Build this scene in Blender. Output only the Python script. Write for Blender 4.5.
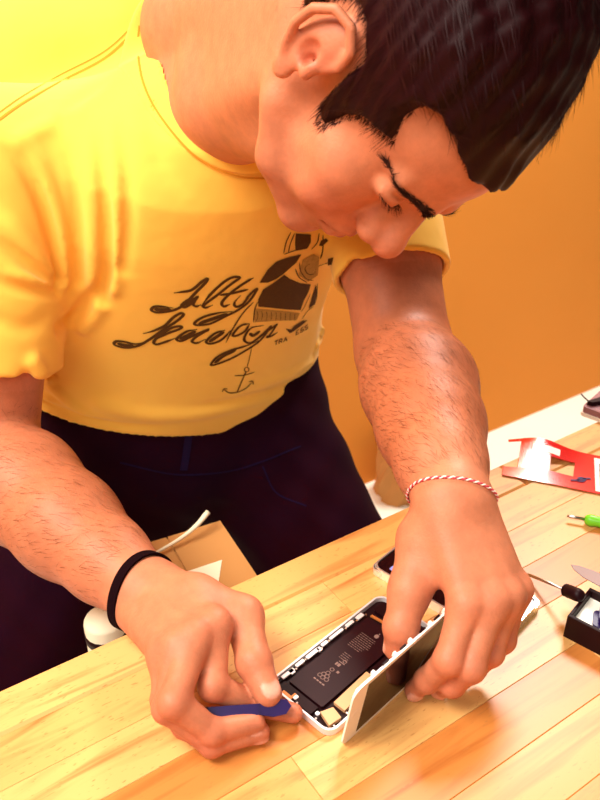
import bpy, bmesh, math, random
import numpy as np
from mathutils import Vector
from mathutils.geometry import delaunay_2d_cdt

for o in list(bpy.data.objects):
    bpy.data.objects.remove(o)
rng = np.random.default_rng(7)
random.seed(7)
scene = bpy.context.scene
col = scene.collection

# ------------------------------------------------------------------ camera
TZ = 0.90                     # height of the bench top; all coordinates below are relative to it
FPX = 800.0
PITCH = math.radians(30)
CAM = np.array([0.0, 0.0, 0.51])
cd = bpy.data.cameras.new('camera')
cd.sensor_fit = 'VERTICAL'; cd.sensor_height = 36.0; cd.sensor_width = 27.0
cd.lens = 36.0 * FPX / 800.0
cd.clip_start = 0.02
cd.dof.use_dof = True
cd.dof.focus_distance = 0.66
cd.dof.aperture_fstop = 11.0
cam = bpy.data.objects.new('camera', cd); col.objects.link(cam)
cam.location = (0, 0, CAM[2] + TZ)
cam.rotation_euler = (math.radians(90) - PITCH, 0, 0)
scene.camera = cam

# ------------------------------------------------------------------ world, lights, exposure
w = bpy.data.worlds.new('world'); scene.world = w; w.use_nodes = True
w.node_tree.nodes['Background'].inputs[0].default_value = (1.0, 0.80, 0.62, 1)
w.node_tree.nodes['Background'].inputs[1].default_value = 0.09

def area(name, loc, target, size, power, color):
    l = bpy.data.lights.new(name, 'AREA'); l.shape = 'RECTANGLE'
    l.size, l.size_y = size; l.energy = power; l.color = color
    o = bpy.data.objects.new(name, l); col.objects.link(o)
    o.location = loc
    d = Vector(target) - Vector(loc)
    o.rotation_euler = d.to_track_quat('-Z', 'Y').to_euler()
    return o
area('ceiling_or_fill_light', (-0.90, 0.05, 2.60), (-0.02, 0.6, 1.0), (1.2, 0.8), 46, (1.0, 0.94, 0.84))
area('ceiling_or_fill_light', (0.70, 2.00, 2.65), (0.6, 1.5, 0.3), (0.6, 0.6), 46, (1.0, 0.95, 0.88))
area('ceiling_or_fill_light', (-0.15, -1.2, 2.50), (-0.05, 0.7, 1.1), (1.4, 0.8), 15, (1.0, 0.94, 0.84))  # unseen frontal fill, added to brighten the chest
scene.view_settings.view_transform = 'Standard'
scene.view_settings.look = 'None'
scene.view_settings.exposure = 0.62
scene.view_settings.gamma = 1.0
scene.view_settings.use_curve_mapping = False

# ------------------------------------------------------------------ pixel helpers (a pixel gives a direction only)
_c, _s = math.cos(PITCH), math.sin(PITCH)
def ray(px, py):
    px = np.asarray(px, float); py = np.asarray(py, float)
    x = (px - 300) / FPX; u = (400 - py) / FPX
    return np.stack([x, _c + u * _s, -_s + u * _c], -1)
def Zp(px, py, z):            # point of a pixel's ray at height z over the bench
    r = ray(px, py); return CAM + r * ((z - CAM[2]) / r[2])
def Pd(px, py, d):            # point of a pixel's ray at depth d
    return CAM + ray(px, py) * d

E_ = np.array([0.829, 0.559, 0.0]); E_ /= np.linalg.norm(E_)      # along the bench edge
N_ = np.array([-E_[1], E_[0], 0.0])                                # away from the bench, to the wall
EDGE = 0.489                                                       # N_.p of the bench edge
UP = np.array([0, 0, 1.0])
def AB(a, n, z=0.0):          # bench frame: a along edge, n away from camera
    return E_ * a + N_ * n + UP * z

# ------------------------------------------------------------------ object helpers
def link(o, parent=None):
    col.objects.link(o)
    if parent is not None:
        o.parent = parent
    return o
def tag(o, label=None, cat=None, group=None, kind=None):
    if label: o['label'] = label
    if cat: o['category'] = cat
    if group: o['group'] = group
    if kind: o['kind'] = kind
    return o
def empty(name, base):
    o = bpy.data.objects.new(name, None); o.empty_display_size = 0.02
    o.location = (base[0], base[1], base[2] + TZ)
    return link(o)
def wloc(o):
    v = np.zeros(3)
    while o is not None:
        v = v + np.array(o.location); o = o.parent
    return v
def mk(name, verts, faces, mat, parent=None, origin=None, smooth=False, colors=None):
    """verts relative to the bench top; origin is the object's own base"""
    verts = np.asarray(verts, float) + np.array([0, 0, TZ])
    pl = wloc(parent) if parent is not None else np.zeros(3)
    if origin is None:
        lo = verts.min(0); hi = verts.max(0)
        org = np.array([(lo[0] + hi[0]) / 2, (lo[1] + hi[1]) / 2, lo[2]])
    else:
        org = np.asarray(origin, float) + np.array([0, 0, TZ])
    me = bpy.data.meshes.new(name)
    if isinstance(faces, np.ndarray):
        me.vertices.add(len(verts)); me.vertices.foreach_set('co', (verts - org).astype(np.float32).ravel())
        me.loops.add(faces.size); me.loops.foreach_set('vertex_index', faces.astype(np.int32).ravel())
        me.polygons.add(len(faces)); me.polygons.foreach_set('loop_start', np.arange(0, faces.size, faces.shape[1], dtype=np.int32))
        me.update(calc_edges=True)
    else:
        me.from_pydata((verts - org).tolist(), [], [list(map(int, f)) for f in faces])
        me.validate()
    if smooth:
        me.polygons.foreach_set('use_smooth', [True] * len(me.polygons))
    if colors is not None:
        at = me.color_attributes.new('tone', 'FLOAT_COLOR', 'POINT')
        at.data.foreach_set('color', np.c_[colors, np.ones(len(colors))].astype(np.float32).ravel())
    me.update()
    if mat is not None: me.materials.append(mat)
    o = bpy.data.objects.new(name, me); link(o, parent)
    o.location = org - pl
    return o

class MB:
    def __init__(s): s.v = []; s.f = []
    def add(s, v, f):
        n = len(s.v); s.v += [tuple(map(float, p)) for p in v]; s.f += [[i + n for i in q] for q in f]; return s
    def frame_box(s, o, ux, uy, uz, bev=0.0):
        """box from corner o along three edge vectors, optionally with chamfered top edges"""
        o, ux, uy, uz = map(np.asarray, (o, ux, uy, uz))
        if bev <= 0:
            v = [o + a * ux + b * uy + c * uz for c in (0, 1) for b in (0, 1) for a in (0, 1)]
            s.add(v, [(0, 2, 3, 1), (4, 5, 7, 6), (0, 1, 5, 4), (2, 6, 7, 3), (0, 4, 6, 2), (1, 3, 7, 5)])
        else:
            lx, ly, lz = (np.linalg.norm(q) for q in (ux, uy, uz))
            fx, fy, fz = bev / lx, bev / ly, bev / lz
            v = []
            for (c, e) in ((0, 0), (1 - fz, 0), (1, 1)):
                for b in (0, 1):
                    for a in (0, 1):
                        aa = a if not e else (fx if a == 0 else 1 - fx)
                        bb = b if not e else (fy if b == 0 else 1 - fy)
                        v.append(o + aa * ux + bb * uy + c * uz)
            f = [(0, 2, 3, 1), (8, 9, 11, 10)]
            for k in (0, 4):
                f += [(k, k + 1, k + 5, k + 4), (k + 2, k + 6, k + 7, k + 3), (k, k + 4, k + 6, k + 2), (k + 1, k + 3, k + 7, k + 5)]
            s.add(v, f)
        return s
    def prism(s, pts, h):
        """closed outline (3D points) extruded by vector h"""
        pts = [np.asarray(p, float) for p in pts]; n = len(pts); h = np.asarray(h, float)
        s.add(pts + [p + h for p in pts], [list(range(n))[::-1], list(range(n, 2 * n))] + [(i, (i + 1) % n, n + (i + 1) % n, n + i) for i in range(n)])
        return s
    def tube(s, pts, radii, seg=12, caps=True):
        pts = np.asarray(pts, float); n = len(pts)
        if np.isscalar(radii): radii = [radii] * n
        t0 = None; V = []
        for i in range(n):
            t = pts[min(i + 1, n - 1)] - pts[max(i - 1, 0)]; t /= np.linalg.norm(t) + 1e-12
            if t0 is None:
                a = np.array([0, 0, 1.0]) if abs(t[2]) < .9 else np.array([1.0, 0, 0])
                u = np.cross(t, a)
            else:
                u = u - t * (u @ t)
            u /= np.linalg.norm(u) + 1e-12
            vv = np.cross(t, u); t0 = t
            for k in range(seg):
                an = 2 * math.pi * k / seg
                V.append(pts[i] + radii[i] * (math.cos(an) * u + math.sin(an) * vv))
        Fc = [(i * seg + k, i * seg + (k + 1) % seg, (i + 1) * seg + (k + 1) % seg, (i + 1) * seg + k) for i in range(n - 1) for k in range(seg)]
        if caps: Fc += [list(range(seg))[::-1], list(range((n - 1) * seg, n * seg))]
        return s.add(V, Fc)
    def build(s, name, mat, parent=None, smooth=False, origin=None):
        return mk(name, s.v, s.f, mat, parent, origin, smooth)

def round_rect(w, h, r, seg=5):
    P = []
    for (cx, cy, a0) in ((w - r, h - r, 0), (r, h - r, 90), (r, r, 180), (w - r, r, 270)):
        for k in range(seg + 1):
            a = math.radians(a0 + 90 * k / seg); P.append((cx + r * math.cos(a), cy + r * math.sin(a)))
    return P

# ------------------------------------------------------------------ materials
def srgb(r, g, b):
    f = lambda c: (c / 255 / 12.92) if c / 255 <= .04045 else ((c / 255 + .055) / 1.055) ** 2.4
    return (f(r), f(g), f(b), 1)
def mat(name, color, rough=.5, spec=.5, metal=0.0, emit=None, estr=0.0, coat=0.0, trans=0.0):
    m = bpy.data.materials.new(name); m.use_nodes = True
    b = m.node_tree.nodes['Principled BSDF']
    b.inputs['Base Color'].default_value = color
    b.inputs['Roughness'].default_value = rough
    b.inputs['Specular IOR Level'].default_value = spec
    b.inputs['Metallic'].default_value = metal
    b.inputs['Coat Weight'].default_value = coat
    b.inputs['Transmission Weight'].default_value = trans
    if emit: b.inputs['Emission Color'].default_value = emit; b.inputs['Emission Strength'].default_value = estr
    return m
def NT(m): return m.node_tree.nodes, m.node_tree.links, m.node_tree.nodes['Principled BSDF']
def mottled(name, c1, c2, scale=30, rough=.6, spec=.3, bump=0.0, detail=4):
    m = mat(name, c1, rough, spec); n, l, b = NT(m)
    g = n.new('ShaderNodeNewGeometry'); t = n.new('ShaderNodeTexNoise'); t.inputs['Scale'].default_value = scale; t.inputs['Detail'].default_value = detail
    r = n.new('ShaderNodeMix'); r.data_type = 'RGBA'; r.inputs[6].default_value = c1; r.inputs[7].default_value = c2
    l.new(g.outputs['Position'], t.inputs['Vector']); l.new(t.outputs['Fac'], r.inputs[0]); l.new(r.outputs[2], b.inputs['Base Color'])
    if bump:
        bp = n.new('ShaderNodeBump'); bp.inputs['Strength'].default_value = bump; bp.inputs['Distance'].default_value = .001
        l.new(t.outputs['Fac'], bp.inputs['Height']); l.new(bp.outputs['Normal'], b.inputs['Normal'])
    return m

def wood_material():
    m = mat('beech_staves', srgb(240, 190, 110), .38, .45); n, l, b = NT(m)
    geo = n.new('ShaderNodeNewGeometry'); mp = n.new('ShaderNodeMapping'); mp.vector_type = 'TEXTURE'
    mp.inputs['Rotation'].default_value = (0, 0, math.atan2(E_[1], E_[0]))
    l.new(geo.outputs['Position'], mp.inputs['Vector'])
    oi = n.new('ShaderNodeObjectInfo')
    sc = n.new('ShaderNodeVectorMath'); sc.operation = 'SCALE'; sc.inputs[0].default_value = (7.3, 3.1, 11.7); l.new(oi.outputs['Random'], sc.inputs['Scale'])
    ad = n.new('ShaderNodeVectorMath'); ad.operation = 'ADD'; l.new(mp.outputs[0], ad.inputs[0]); l.new(sc.outputs[0], ad.inputs[1])
    st = n.new('ShaderNodeVectorMath'); st.operation = 'MULTIPLY'; st.inputs[1].default_value = (1, 11, 11); l.new(ad.outputs[0], st.inputs[0])
    gr = n.new('ShaderNodeTexNoise'); gr.inputs['Scale'].default_value = 6; gr.inputs['Detail'].default_value = 5; gr.inputs['Distortion'].default_value = .8; l.new(st.outputs[0], gr.inputs['Vector'])
    fl = n.new('ShaderNodeVectorMath'); fl.operation = 'MULTIPLY'; fl.inputs[1].default_value = (150, 620, 150); l.new(ad.outputs[0], fl.inputs[0])
    ft = n.new('ShaderNodeTexNoise'); ft.inputs['Scale'].default_value = 1.0; ft.inputs['Detail'].default_value = 1; l.new(fl.outputs[0], ft.inputs['Vector'])
    # stave base tone
    rp = n.new('ShaderNodeValToRGB'); l.new(oi.outputs['Random'], rp.inputs[0])
    e = rp.color_ramp.elements
    e[0].position = 0; e[0].color = srgb(230, 176, 106); e[1].position = 1; e[1].color = srgb(194, 108, 44)
    x = rp.color_ramp.elements.new(.45); x.color = srgb(220, 158, 88)
    x = rp.color_ramp.elements.new(.75); x.color = srgb(210, 136, 66)
    # dark heart figure where the slow grain peaks
    r2 = n.new('ShaderNodeMapRange'); r2.inputs['From Min'].default_value = .50; r2.inputs['From Max'].default_value = .74; l.new(gr.outputs['Fac'], r2.inputs['Value'])
    m1 = n.new('ShaderNodeMix'); m1.data_type = 'RGBA'; m1.inputs[7].default_value = srgb(170, 88, 32)
    k1 = n.new('ShaderNodeMath'); k1.operation = 'MULTIPLY'; k1.inputs[1].default_value = .8; l.new(r2.outputs[0], k1.inputs[0])
    l.new(k1.outputs[0], m1.inputs[0]); l.new(rp.outputs[0], m1.inputs[6])
    r3 = n.new('ShaderNodeMapRange'); r3.inputs['From Min'].default_value = .66; r3.inputs['From Max'].default_value = .74; l.new(ft.outputs['Fac'], r3.inputs['Value'])
    k2 = n.new('ShaderNodeMath'); k2.operation = 'MULTIPLY'; k2.inputs[1].default_value = .7; l.new(r3.outputs[0], k2.inputs[0])
    m2 = n.new('ShaderNodeMix'); m2.data_type = 'RGBA'; m2.inputs[7].default_value = srgb(186, 116, 58)
    l.new(k2.outputs[0], m2.inputs[0]); l.new(m1.outputs[2], m2.inputs[6]); l.new(m2.outputs[2], b.inputs['Base Color'])
    return m

M = {}
M['wood'] = wood_material()
M['wall'] = mottled('orange_paint', srgb(234, 150, 62), srgb(227, 142, 55), 3, .75, .15)
M['floor'] = mottled('cream_floor', srgb(255, 250, 236), srgb(252, 244, 226), 5, .5, .3)
M['white_trim'] = mat('white_trim', srgb(255, 252, 244), .5, .3)
M['jeans'] = mottled('dark_denim', (0.021, 0.0004, 0.0012, 1), (0.009, 0.0012, 0.010, 1), 9, .85, .06, .4)
M['hair'] = mat('dark_hair', (0.016, 0.0004, 0.0014, 1), .5, .14)
M['brow'] = mat('brow_hair', (0.022, 0.004, 0.004, 1), .6, .2)
M['armhair'] = mat('arm_hair', (0.16, 0.05, 0.02, 1), .6, .1)
M['steel'] = mat('steel', srgb(190, 180, 175), .28, .5, 1.0)
M['blade_steel'] = mat('dull_steel', srgb(120, 104, 102), .5, .4, .6)
M['dark_metal'] = mat('dark_metal', srgb(60, 40, 40), .5, .4, .6)
M['black'] = mat('black_plastic', (0.012, 0.0008, 0.002, 1), .5, .15)
M['pcb'] = mat('dark_board', (0.012, 0.001, 0.002, 1), .5, .2)
M['batt'] = mat('battery_wrap', (0.015, 0.001, 0.003, 1), .45, .2)
M['alu'] = mat('silver_housing', srgb(232, 222, 222), .35, .5, .35)
M['white'] = mat('white_plastic', srgb(248, 240, 226), .35, .4)
M['glass'] = mat('black_screen_glass', (0.012, 0.002, 0.003, 1), .06, .35, 0)
M['tan'] = mat('tan_shield', srgb(206, 158, 112), .45, .4, .1)
M['gold'] = mat('copper_flex', srgb(200, 120, 60), .4, .5, .4)
M['ink'] = mat('pale_print', srgb(128, 100, 92), .6, .2)
M['purple'] = mat('purple_plastic', srgb(30, 8, 70), .35, .4)
M['red'] = mat('red_plastic_card', srgb(206, 18, 8), .22, .5, coat=.4)
M['green'] = mat('green_plastic', srgb(112, 200, 40), .35, .4)
M['blue_ink'] = mat('blue_ink', srgb(40, 36, 90), .5, .2)
M['cardboard'] = mottled('cardboard', srgb(196, 140, 82), srgb(186, 130, 74), 20, .8, .15)
M['paper'] = mat('white_paper', srgb(240, 226, 196), .7, .2)
M['band'] = mottled('black_cord', (0.010, 0.001, 0.003, 1), (0.005, 0.001, 0.002, 1), 900, .85, .05, .6)
M['sole'] = mat('shoe_sole', srgb(230, 220, 205), .6, .3)
M['shoe'] = mat('shoe_canvas', srgb(46, 34, 38), .8, .2)
M['mauve'] = mat('mauve_plastic', srgb(150, 104, 108), .35, .5)
M['lilac'] = mat('lilac_reflection', srgb(150, 150, 220), .3, .5)
cm = mat('clear_bumper', srgb(225, 215, 205), .12, .6, 0, trans=.75); M['clear'] = cm

def skin_material():
    m = mat('skin', srgb(210, 140, 96), .5, .28); n, l, b = NT(m)
    a = n.new('ShaderNodeVertexColor'); a.layer_name = 'tone'
    g = n.new('ShaderNodeNewGeometry'); t = n.new('ShaderNodeTexNoise'); t.inputs['Scale'].default_value = 70; t.inputs['Detail'].default_value = 6; t.inputs['Roughness'].default_value = .65
    l.new(g.outputs['Position'], t.inputs['Vector'])
    mr = n.new('ShaderNodeMapRange'); mr.inputs['From Min'].default_value = .3; mr.inputs['From Max'].default_value = .7; mr.inputs['To Min'].default_value = .86; mr.inputs['To Max'].default_value = 1.1
    l.new(t.outputs['Fac'], mr.inputs['Value'])
    mx = n.new('ShaderNodeVectorMath'); mx.operation = 'SCALE'; l.new(a.outputs['Color'], mx.inputs[0]); l.new(mr.outputs[0], mx.inputs['Scale'])
    l.new(mx.outputs[0], b.inputs['Base Color'])
    t2 = n.new('ShaderNodeTexNoise'); t2.inputs['Scale'].default_value = 520; t2.inputs['Detail'].default_value = 3; l.new(g.outputs['Position'], t2.inputs['Vector'])
    bp = n.new('ShaderNodeBump'); bp.inputs['Strength'].default_value = .22; bp.inputs['Distance'].default_value = .0012
    l.new(t2.outputs['Fac'], bp.inputs['Height']); l.new(bp.outputs['Normal'], b.inputs['Normal'])
    b.inputs['Subsurface Weight'].default_value = .12
    b.inputs['Subsurface Radius'].default_value = (.006, .002, .001)
    b.inputs['Subsurface Scale'].default_value = 1.0
    return m
M['skin'] = skin_material()
def cloth_material():
    m = mat('yellow_jersey', srgb(254, 195, 80), .85, .1); n, l, b = NT(m)
    g = n.new('ShaderNodeNewGeometry'); t = n.new('ShaderNodeTexNoise'); t.inputs['Scale'].default_value = 900; t.inputs['Detail'].default_value = 2
    l.new(g.outputs['Position'], t.inputs['Vector'])
    bp = n.new('ShaderNodeBump'); bp.inputs['Strength'].default_value = .15; bp.inputs['Distance'].default_value = .0006
    t3 = n.new('ShaderNodeTexNoise'); t3.inputs['Scale'].default_value = 14; t3.inputs['Detail'].default_value = 3; l.new(g.outputs['Position'], t3.inputs['Vector'])
    b3 = n.new('ShaderNodeBump'); b3.inputs['Strength'].default_value = .25; b3.inputs['Distance'].default_value = .012
    l.new(t3.outputs['Fac'], b3.inputs['Height']); l.new(b3.outputs['Normal'], bp.inputs['Normal'])
    l.new(t.outputs['Fac'], bp.inputs['Height']); l.new(bp.outputs['Normal'], b.inputs['Normal'])
    b.inputs['Sheen Weight'].default_value = .15
    return m
M['shirt'] = cloth_material()
M['thread'] = mat('seam_thread', srgb(214, 140, 40), .85, .1)
M['print'] = mottled('brown_print', srgb(66, 40, 16), srgb(104, 70, 30), 700, .85, .1)
M['print_light'] = mottled('tan_print', srgb(150, 110, 50), srgb(206, 160, 76), 260, .85, .1)

# ------------------------------------------------------------------ setting
WALLN = 1.50
fl = MB().frame_box(AB(-3.2, -1.6, -TZ - .05), E_ * 9.2, N_ * (WALLN + 1.6), UP * .05).build('floor', M['floor']); tag(fl, 'cream floor between the wall and the bench', 'floor', kind='structure')
wl = MB().frame_box(AB(-3.2, WALLN, -TZ - .05), E_ * 9.2, N_ * .1, UP * 2.95).build('wall_back', M['wall']); tag(wl, 'orange painted wall behind the person', 'wall', kind='structure')

# ------------------------------------------------------------------ workbench
A0, A1, B0 = -0.95, 1.05, -0.36          # extent along the edge and towards the camera
bench = empty('workbench', AB((A0 + A1) / 2, (B0 + EDGE) / 2, -TZ))
tag(bench, 'light butcher-block wooden workbench top the man leans over', 'workbench')
ROWW = .0445
b_ = EDGE; row = 0
while b_ > B0:
    a_ = A0 - random.random() * .25
    first = True
    while a_ < A1:
        ln = random.uniform(.24, .52)
        a0 = max(a_, A0); a1 = min(a_ + ln, A1)
        if a1 - a0 > .03:
            MB().frame_box(AB(a0 + .00012, b_ - ROWW + .00012, -.038), E_ * (a1 - a0 - .00024), N_ * (ROWW - .00024), UP * (.038 + random.uniform(-.00012, 0)), .0035 if row == 0 else .0004).build('stave', M['wood'], bench)
        a_ += ln
    b_ -= ROWW; row += 1
BB = b_
for a in (A0 + .08, A1 - .13):
    for n_ in (BB + .06, EDGE - .11):
        MB().frame_box(AB(a, n_, -TZ), E_ * .05, N_ * .05, UP * (TZ - .098), .003).build('leg', M['dark_metal'], bench)
for n_ in (BB + .07, EDGE - .10):
    MB().frame_box(AB(A0 + .08, n_, -.098), E_ * (A1 - A0 - .16), N_ * .03, UP * .06).build('rail', M['dark_metal'], bench)

# ------------------------------------------------------------------ signed distance modelling
def rc(P, a, b, ra, rb):
    a = np.asarray(a, P.dtype); ba = np.asarray(b, P.dtype) - a
    pa = P - a; pb = pa @ ba; bb = max(float(ba @ ba), 1e-12)
    t = np.clip(pb * (1 / bb), 0, 1)
    d = np.einsum('ij,ij->i', pa, pa) - t * (2 * pb - t * bb)
    return np.sqrt(np.maximum(d, 0)) - (ra + (rb - ra) * t)
def sph(P, c, r):
    q = P - np.asarray(c, P.dtype)
    return np.sqrt(np.einsum('ij,ij->i', q, q)) - r
def ell(P, c, r, ax=None):
    q = P - np.asarray(c, P.dtype)
    if ax is not None: q = q @ np.asarray(ax, P.dtype)            # columns of ax are the axes
    r = np.asarray(r, P.dtype)
    q = q / r; k0 = np.sqrt(np.einsum('ij,ij->i', q, q)); q = q / r; k1 = np.sqrt(np.einsum('ij,ij->i', q, q))
    return k0 * (k0 - 1) / (k1 + np.asarray(1e-9, P.dtype))
def smin(a, b, k):
    h = np.clip(.5 + .5 * (b - a) / k, 0, 1)
    return b * (1 - h) + a * h - k * h * (1 - h)
def smax(a, b, k): return -smin(-a, -b, k)

def surface(fn, lo, hi, h, B=8, slack=1.35, keys=None):
    """naive surface nets over the active blocks only; keys(centres, reach) -> an int per block naming the fields it needs"""
    lo = np.asarray(lo, float); big = np.ceil((np.asarray(hi) - lo) / h).astype(int) + 4 * B
    I = np.stack(np.meshgrid(*[np.arange(k // (4 * B) + 1) for k in big], indexing='ij'), -1).reshape(-1, 3)
    for b, m in ((4 * B, 4), (2 * B, 2), (B, 1)):
        half = b * h * .5 * math.sqrt(3)
        c = lo + (I + .5) * b * h
        ky = keys(c, half) if keys else np.ones(len(c), int)
        D = np.full(len(c), 9.0)
        for k in np.unique(ky):
            if k:
                s = ky == k; D[s] = fn(c[s], k)
        I = I[np.abs(D) < half * slack + .004]
        if m > 1:
            sub = np.stack(np.meshgrid(*[np.arange(2)] * 3, indexing='ij'), -1).reshape(-1, 3)
            I = (I[:, None] * 2 + sub).reshape(-1, 3)
    c = lo + (I + .5) * B * h
    ky = keys(c, B * h * .87) if keys else np.ones(len(c), int)
    g = np.arange(B + 1)
    G = np.stack(np.meshgrid(g, g, g, indexing='ij'), -1)
    ids = []; pos = []; quads = []
    flat = lambda c: (c[..., 0].astype(np.int64) * big[1] + c[..., 1]) * big[2] + c[..., 2]
    corners = [(a, b, c) for a in (0, 1) for b in (0, 1) for c in (0, 1)]
    edges = [(p, q) for p in corners for q in corners if sum(abs(p[i] - q[i]) for i in range(3)) == 1 and p < q]
    for k in np.unique(ky):
        J = I[ky == k]
        for c0 in range(0, len(J), 48):
            base = J[c0:c0 + 48] * B; nb = len(base)
            pts = (lo + (G[None] + base[:, None, None, None]) * h).reshape(-1, 3).astype(np.float32)
            d = fn(pts, k).reshape(nb, B + 1, B + 1, B + 1)
            s = d < 0
            keep = ~(s.all((1, 2, 3)) | ~s.any((1, 2, 3)))
            if not keep.any(): continue
            d = d[keep]; s = s[keep]; base = base[keep]; nb = len(base)
            acc = np.zeros((nb, B, B, B, 3)); cnt = np.zeros((nb, B, B, B))
            for p, q in edges:
                dp = d[:, p[0]:p[0] + B, p[1]:p[1] + B, p[2]:p[2] + B]; dq = d[:, q[0]:q[0] + B, q[1]:q[1] + B, q[2]:q[2] + B]
                cr = (dp < 0) != (dq < 0)
                if not cr.any(): continue
                t = np.where(cr, dp / np.where(cr, dp - dq, 1), 0)
                for ax in range(3):
                    if p[ax] or p[ax] != q[ax]:
                        acc[..., ax] += np.where(cr, p[ax] + t * (q[ax] - p[ax]), 0)
                cnt += cr
            m = cnt > 0
            w = np.argwhere(m); cell = w[:, 1:] + base[w[:, 0]]
            ids.append(flat(cell)); pos.append(lo + (cell + acc[m] / cnt[m][:, None]) * h)
            for ax in range(3):
                sl = [slice(None)] + [slice(0, B)] * 3; s2 = list(sl); s2[ax + 1] = slice(1, B + 1)
                a = s[tuple(sl)]; b = s[tuple(s2)]
                e = np.argwhere(a != b)
                if not len(e): continue
                inside = a[tuple(e.T)]
                u, v = (ax + 1) % 3, (ax + 2) % 3
                du = np.zeros(3, int); du[u] = 1; dv = np.zeros(3, int); dv[v] = 1
                e = e[:, 1:] + base[e[:, 0]]
                q = np.stack([flat(e - du - dv), flat(e - dv), flat(e), flat(e - du)], 1)
                q[~inside] = q[~inside][:, ::-1]
                quads.append(q)
    ids = np.concatenate(ids); pos = np.concatenate(pos); quads = np.concatenate(quads)
    o = np.argsort(ids); ids = ids[o]; pos = pos[o]
    k = np.clip(np.searchsorted(ids, quads), 0, len(ids) - 1)
    ok = (ids[k] == quads).all(1)
    return pos, k[ok]
def grad(fn, P, e=.0008):
    g = np.stack([fn(P + np.eye(3)[i] * e) - fn(P - np.eye(3)[i] * e) for i in range(3)], -1)
    return g / (np.linalg.norm(g, axis=-1, keepdims=True) + 1e-12)
def trace(fn, pts, t0=.40, steps=60):
    """where the rays of these pixels first meet a surface that is already built"""
    pts = np.asarray(pts, float); r = ray(pts[:, 0], pts[:, 1]); r /= np.linalg.norm(r, axis=1, keepdims=True)
    t = np.full(len(pts), t0)
    for _ in range(steps):
        d = fn(CAM + r * t[:, None]); t = t + np.clip(d * .85, -.01, .08)
    return CAM + r * t[:, None]
def spline(pts, n=8):
    pts = np.asarray(pts, float); P = np.vstack([2 * pts[0] - pts[1], pts, 2 * pts[-1] - pts[-2]])
    out = []
    for i in range(1, len(P) - 2):
        p0, p1, p2, p3 = P[i - 1], P[i], P[i + 1], P[i + 2]
        for k in range(n):
            t = k / n
            out.append(.5 * ((2 * p1) + (-p0 + p2) * t + (2 * p0 - 5 * p1 + 4 * p2 - p3) * t * t + (-p0 + 3 * p1 - 3 * p2 + p3) * t ** 3))
    out.append(P[-2]); return np.array(out)
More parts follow.
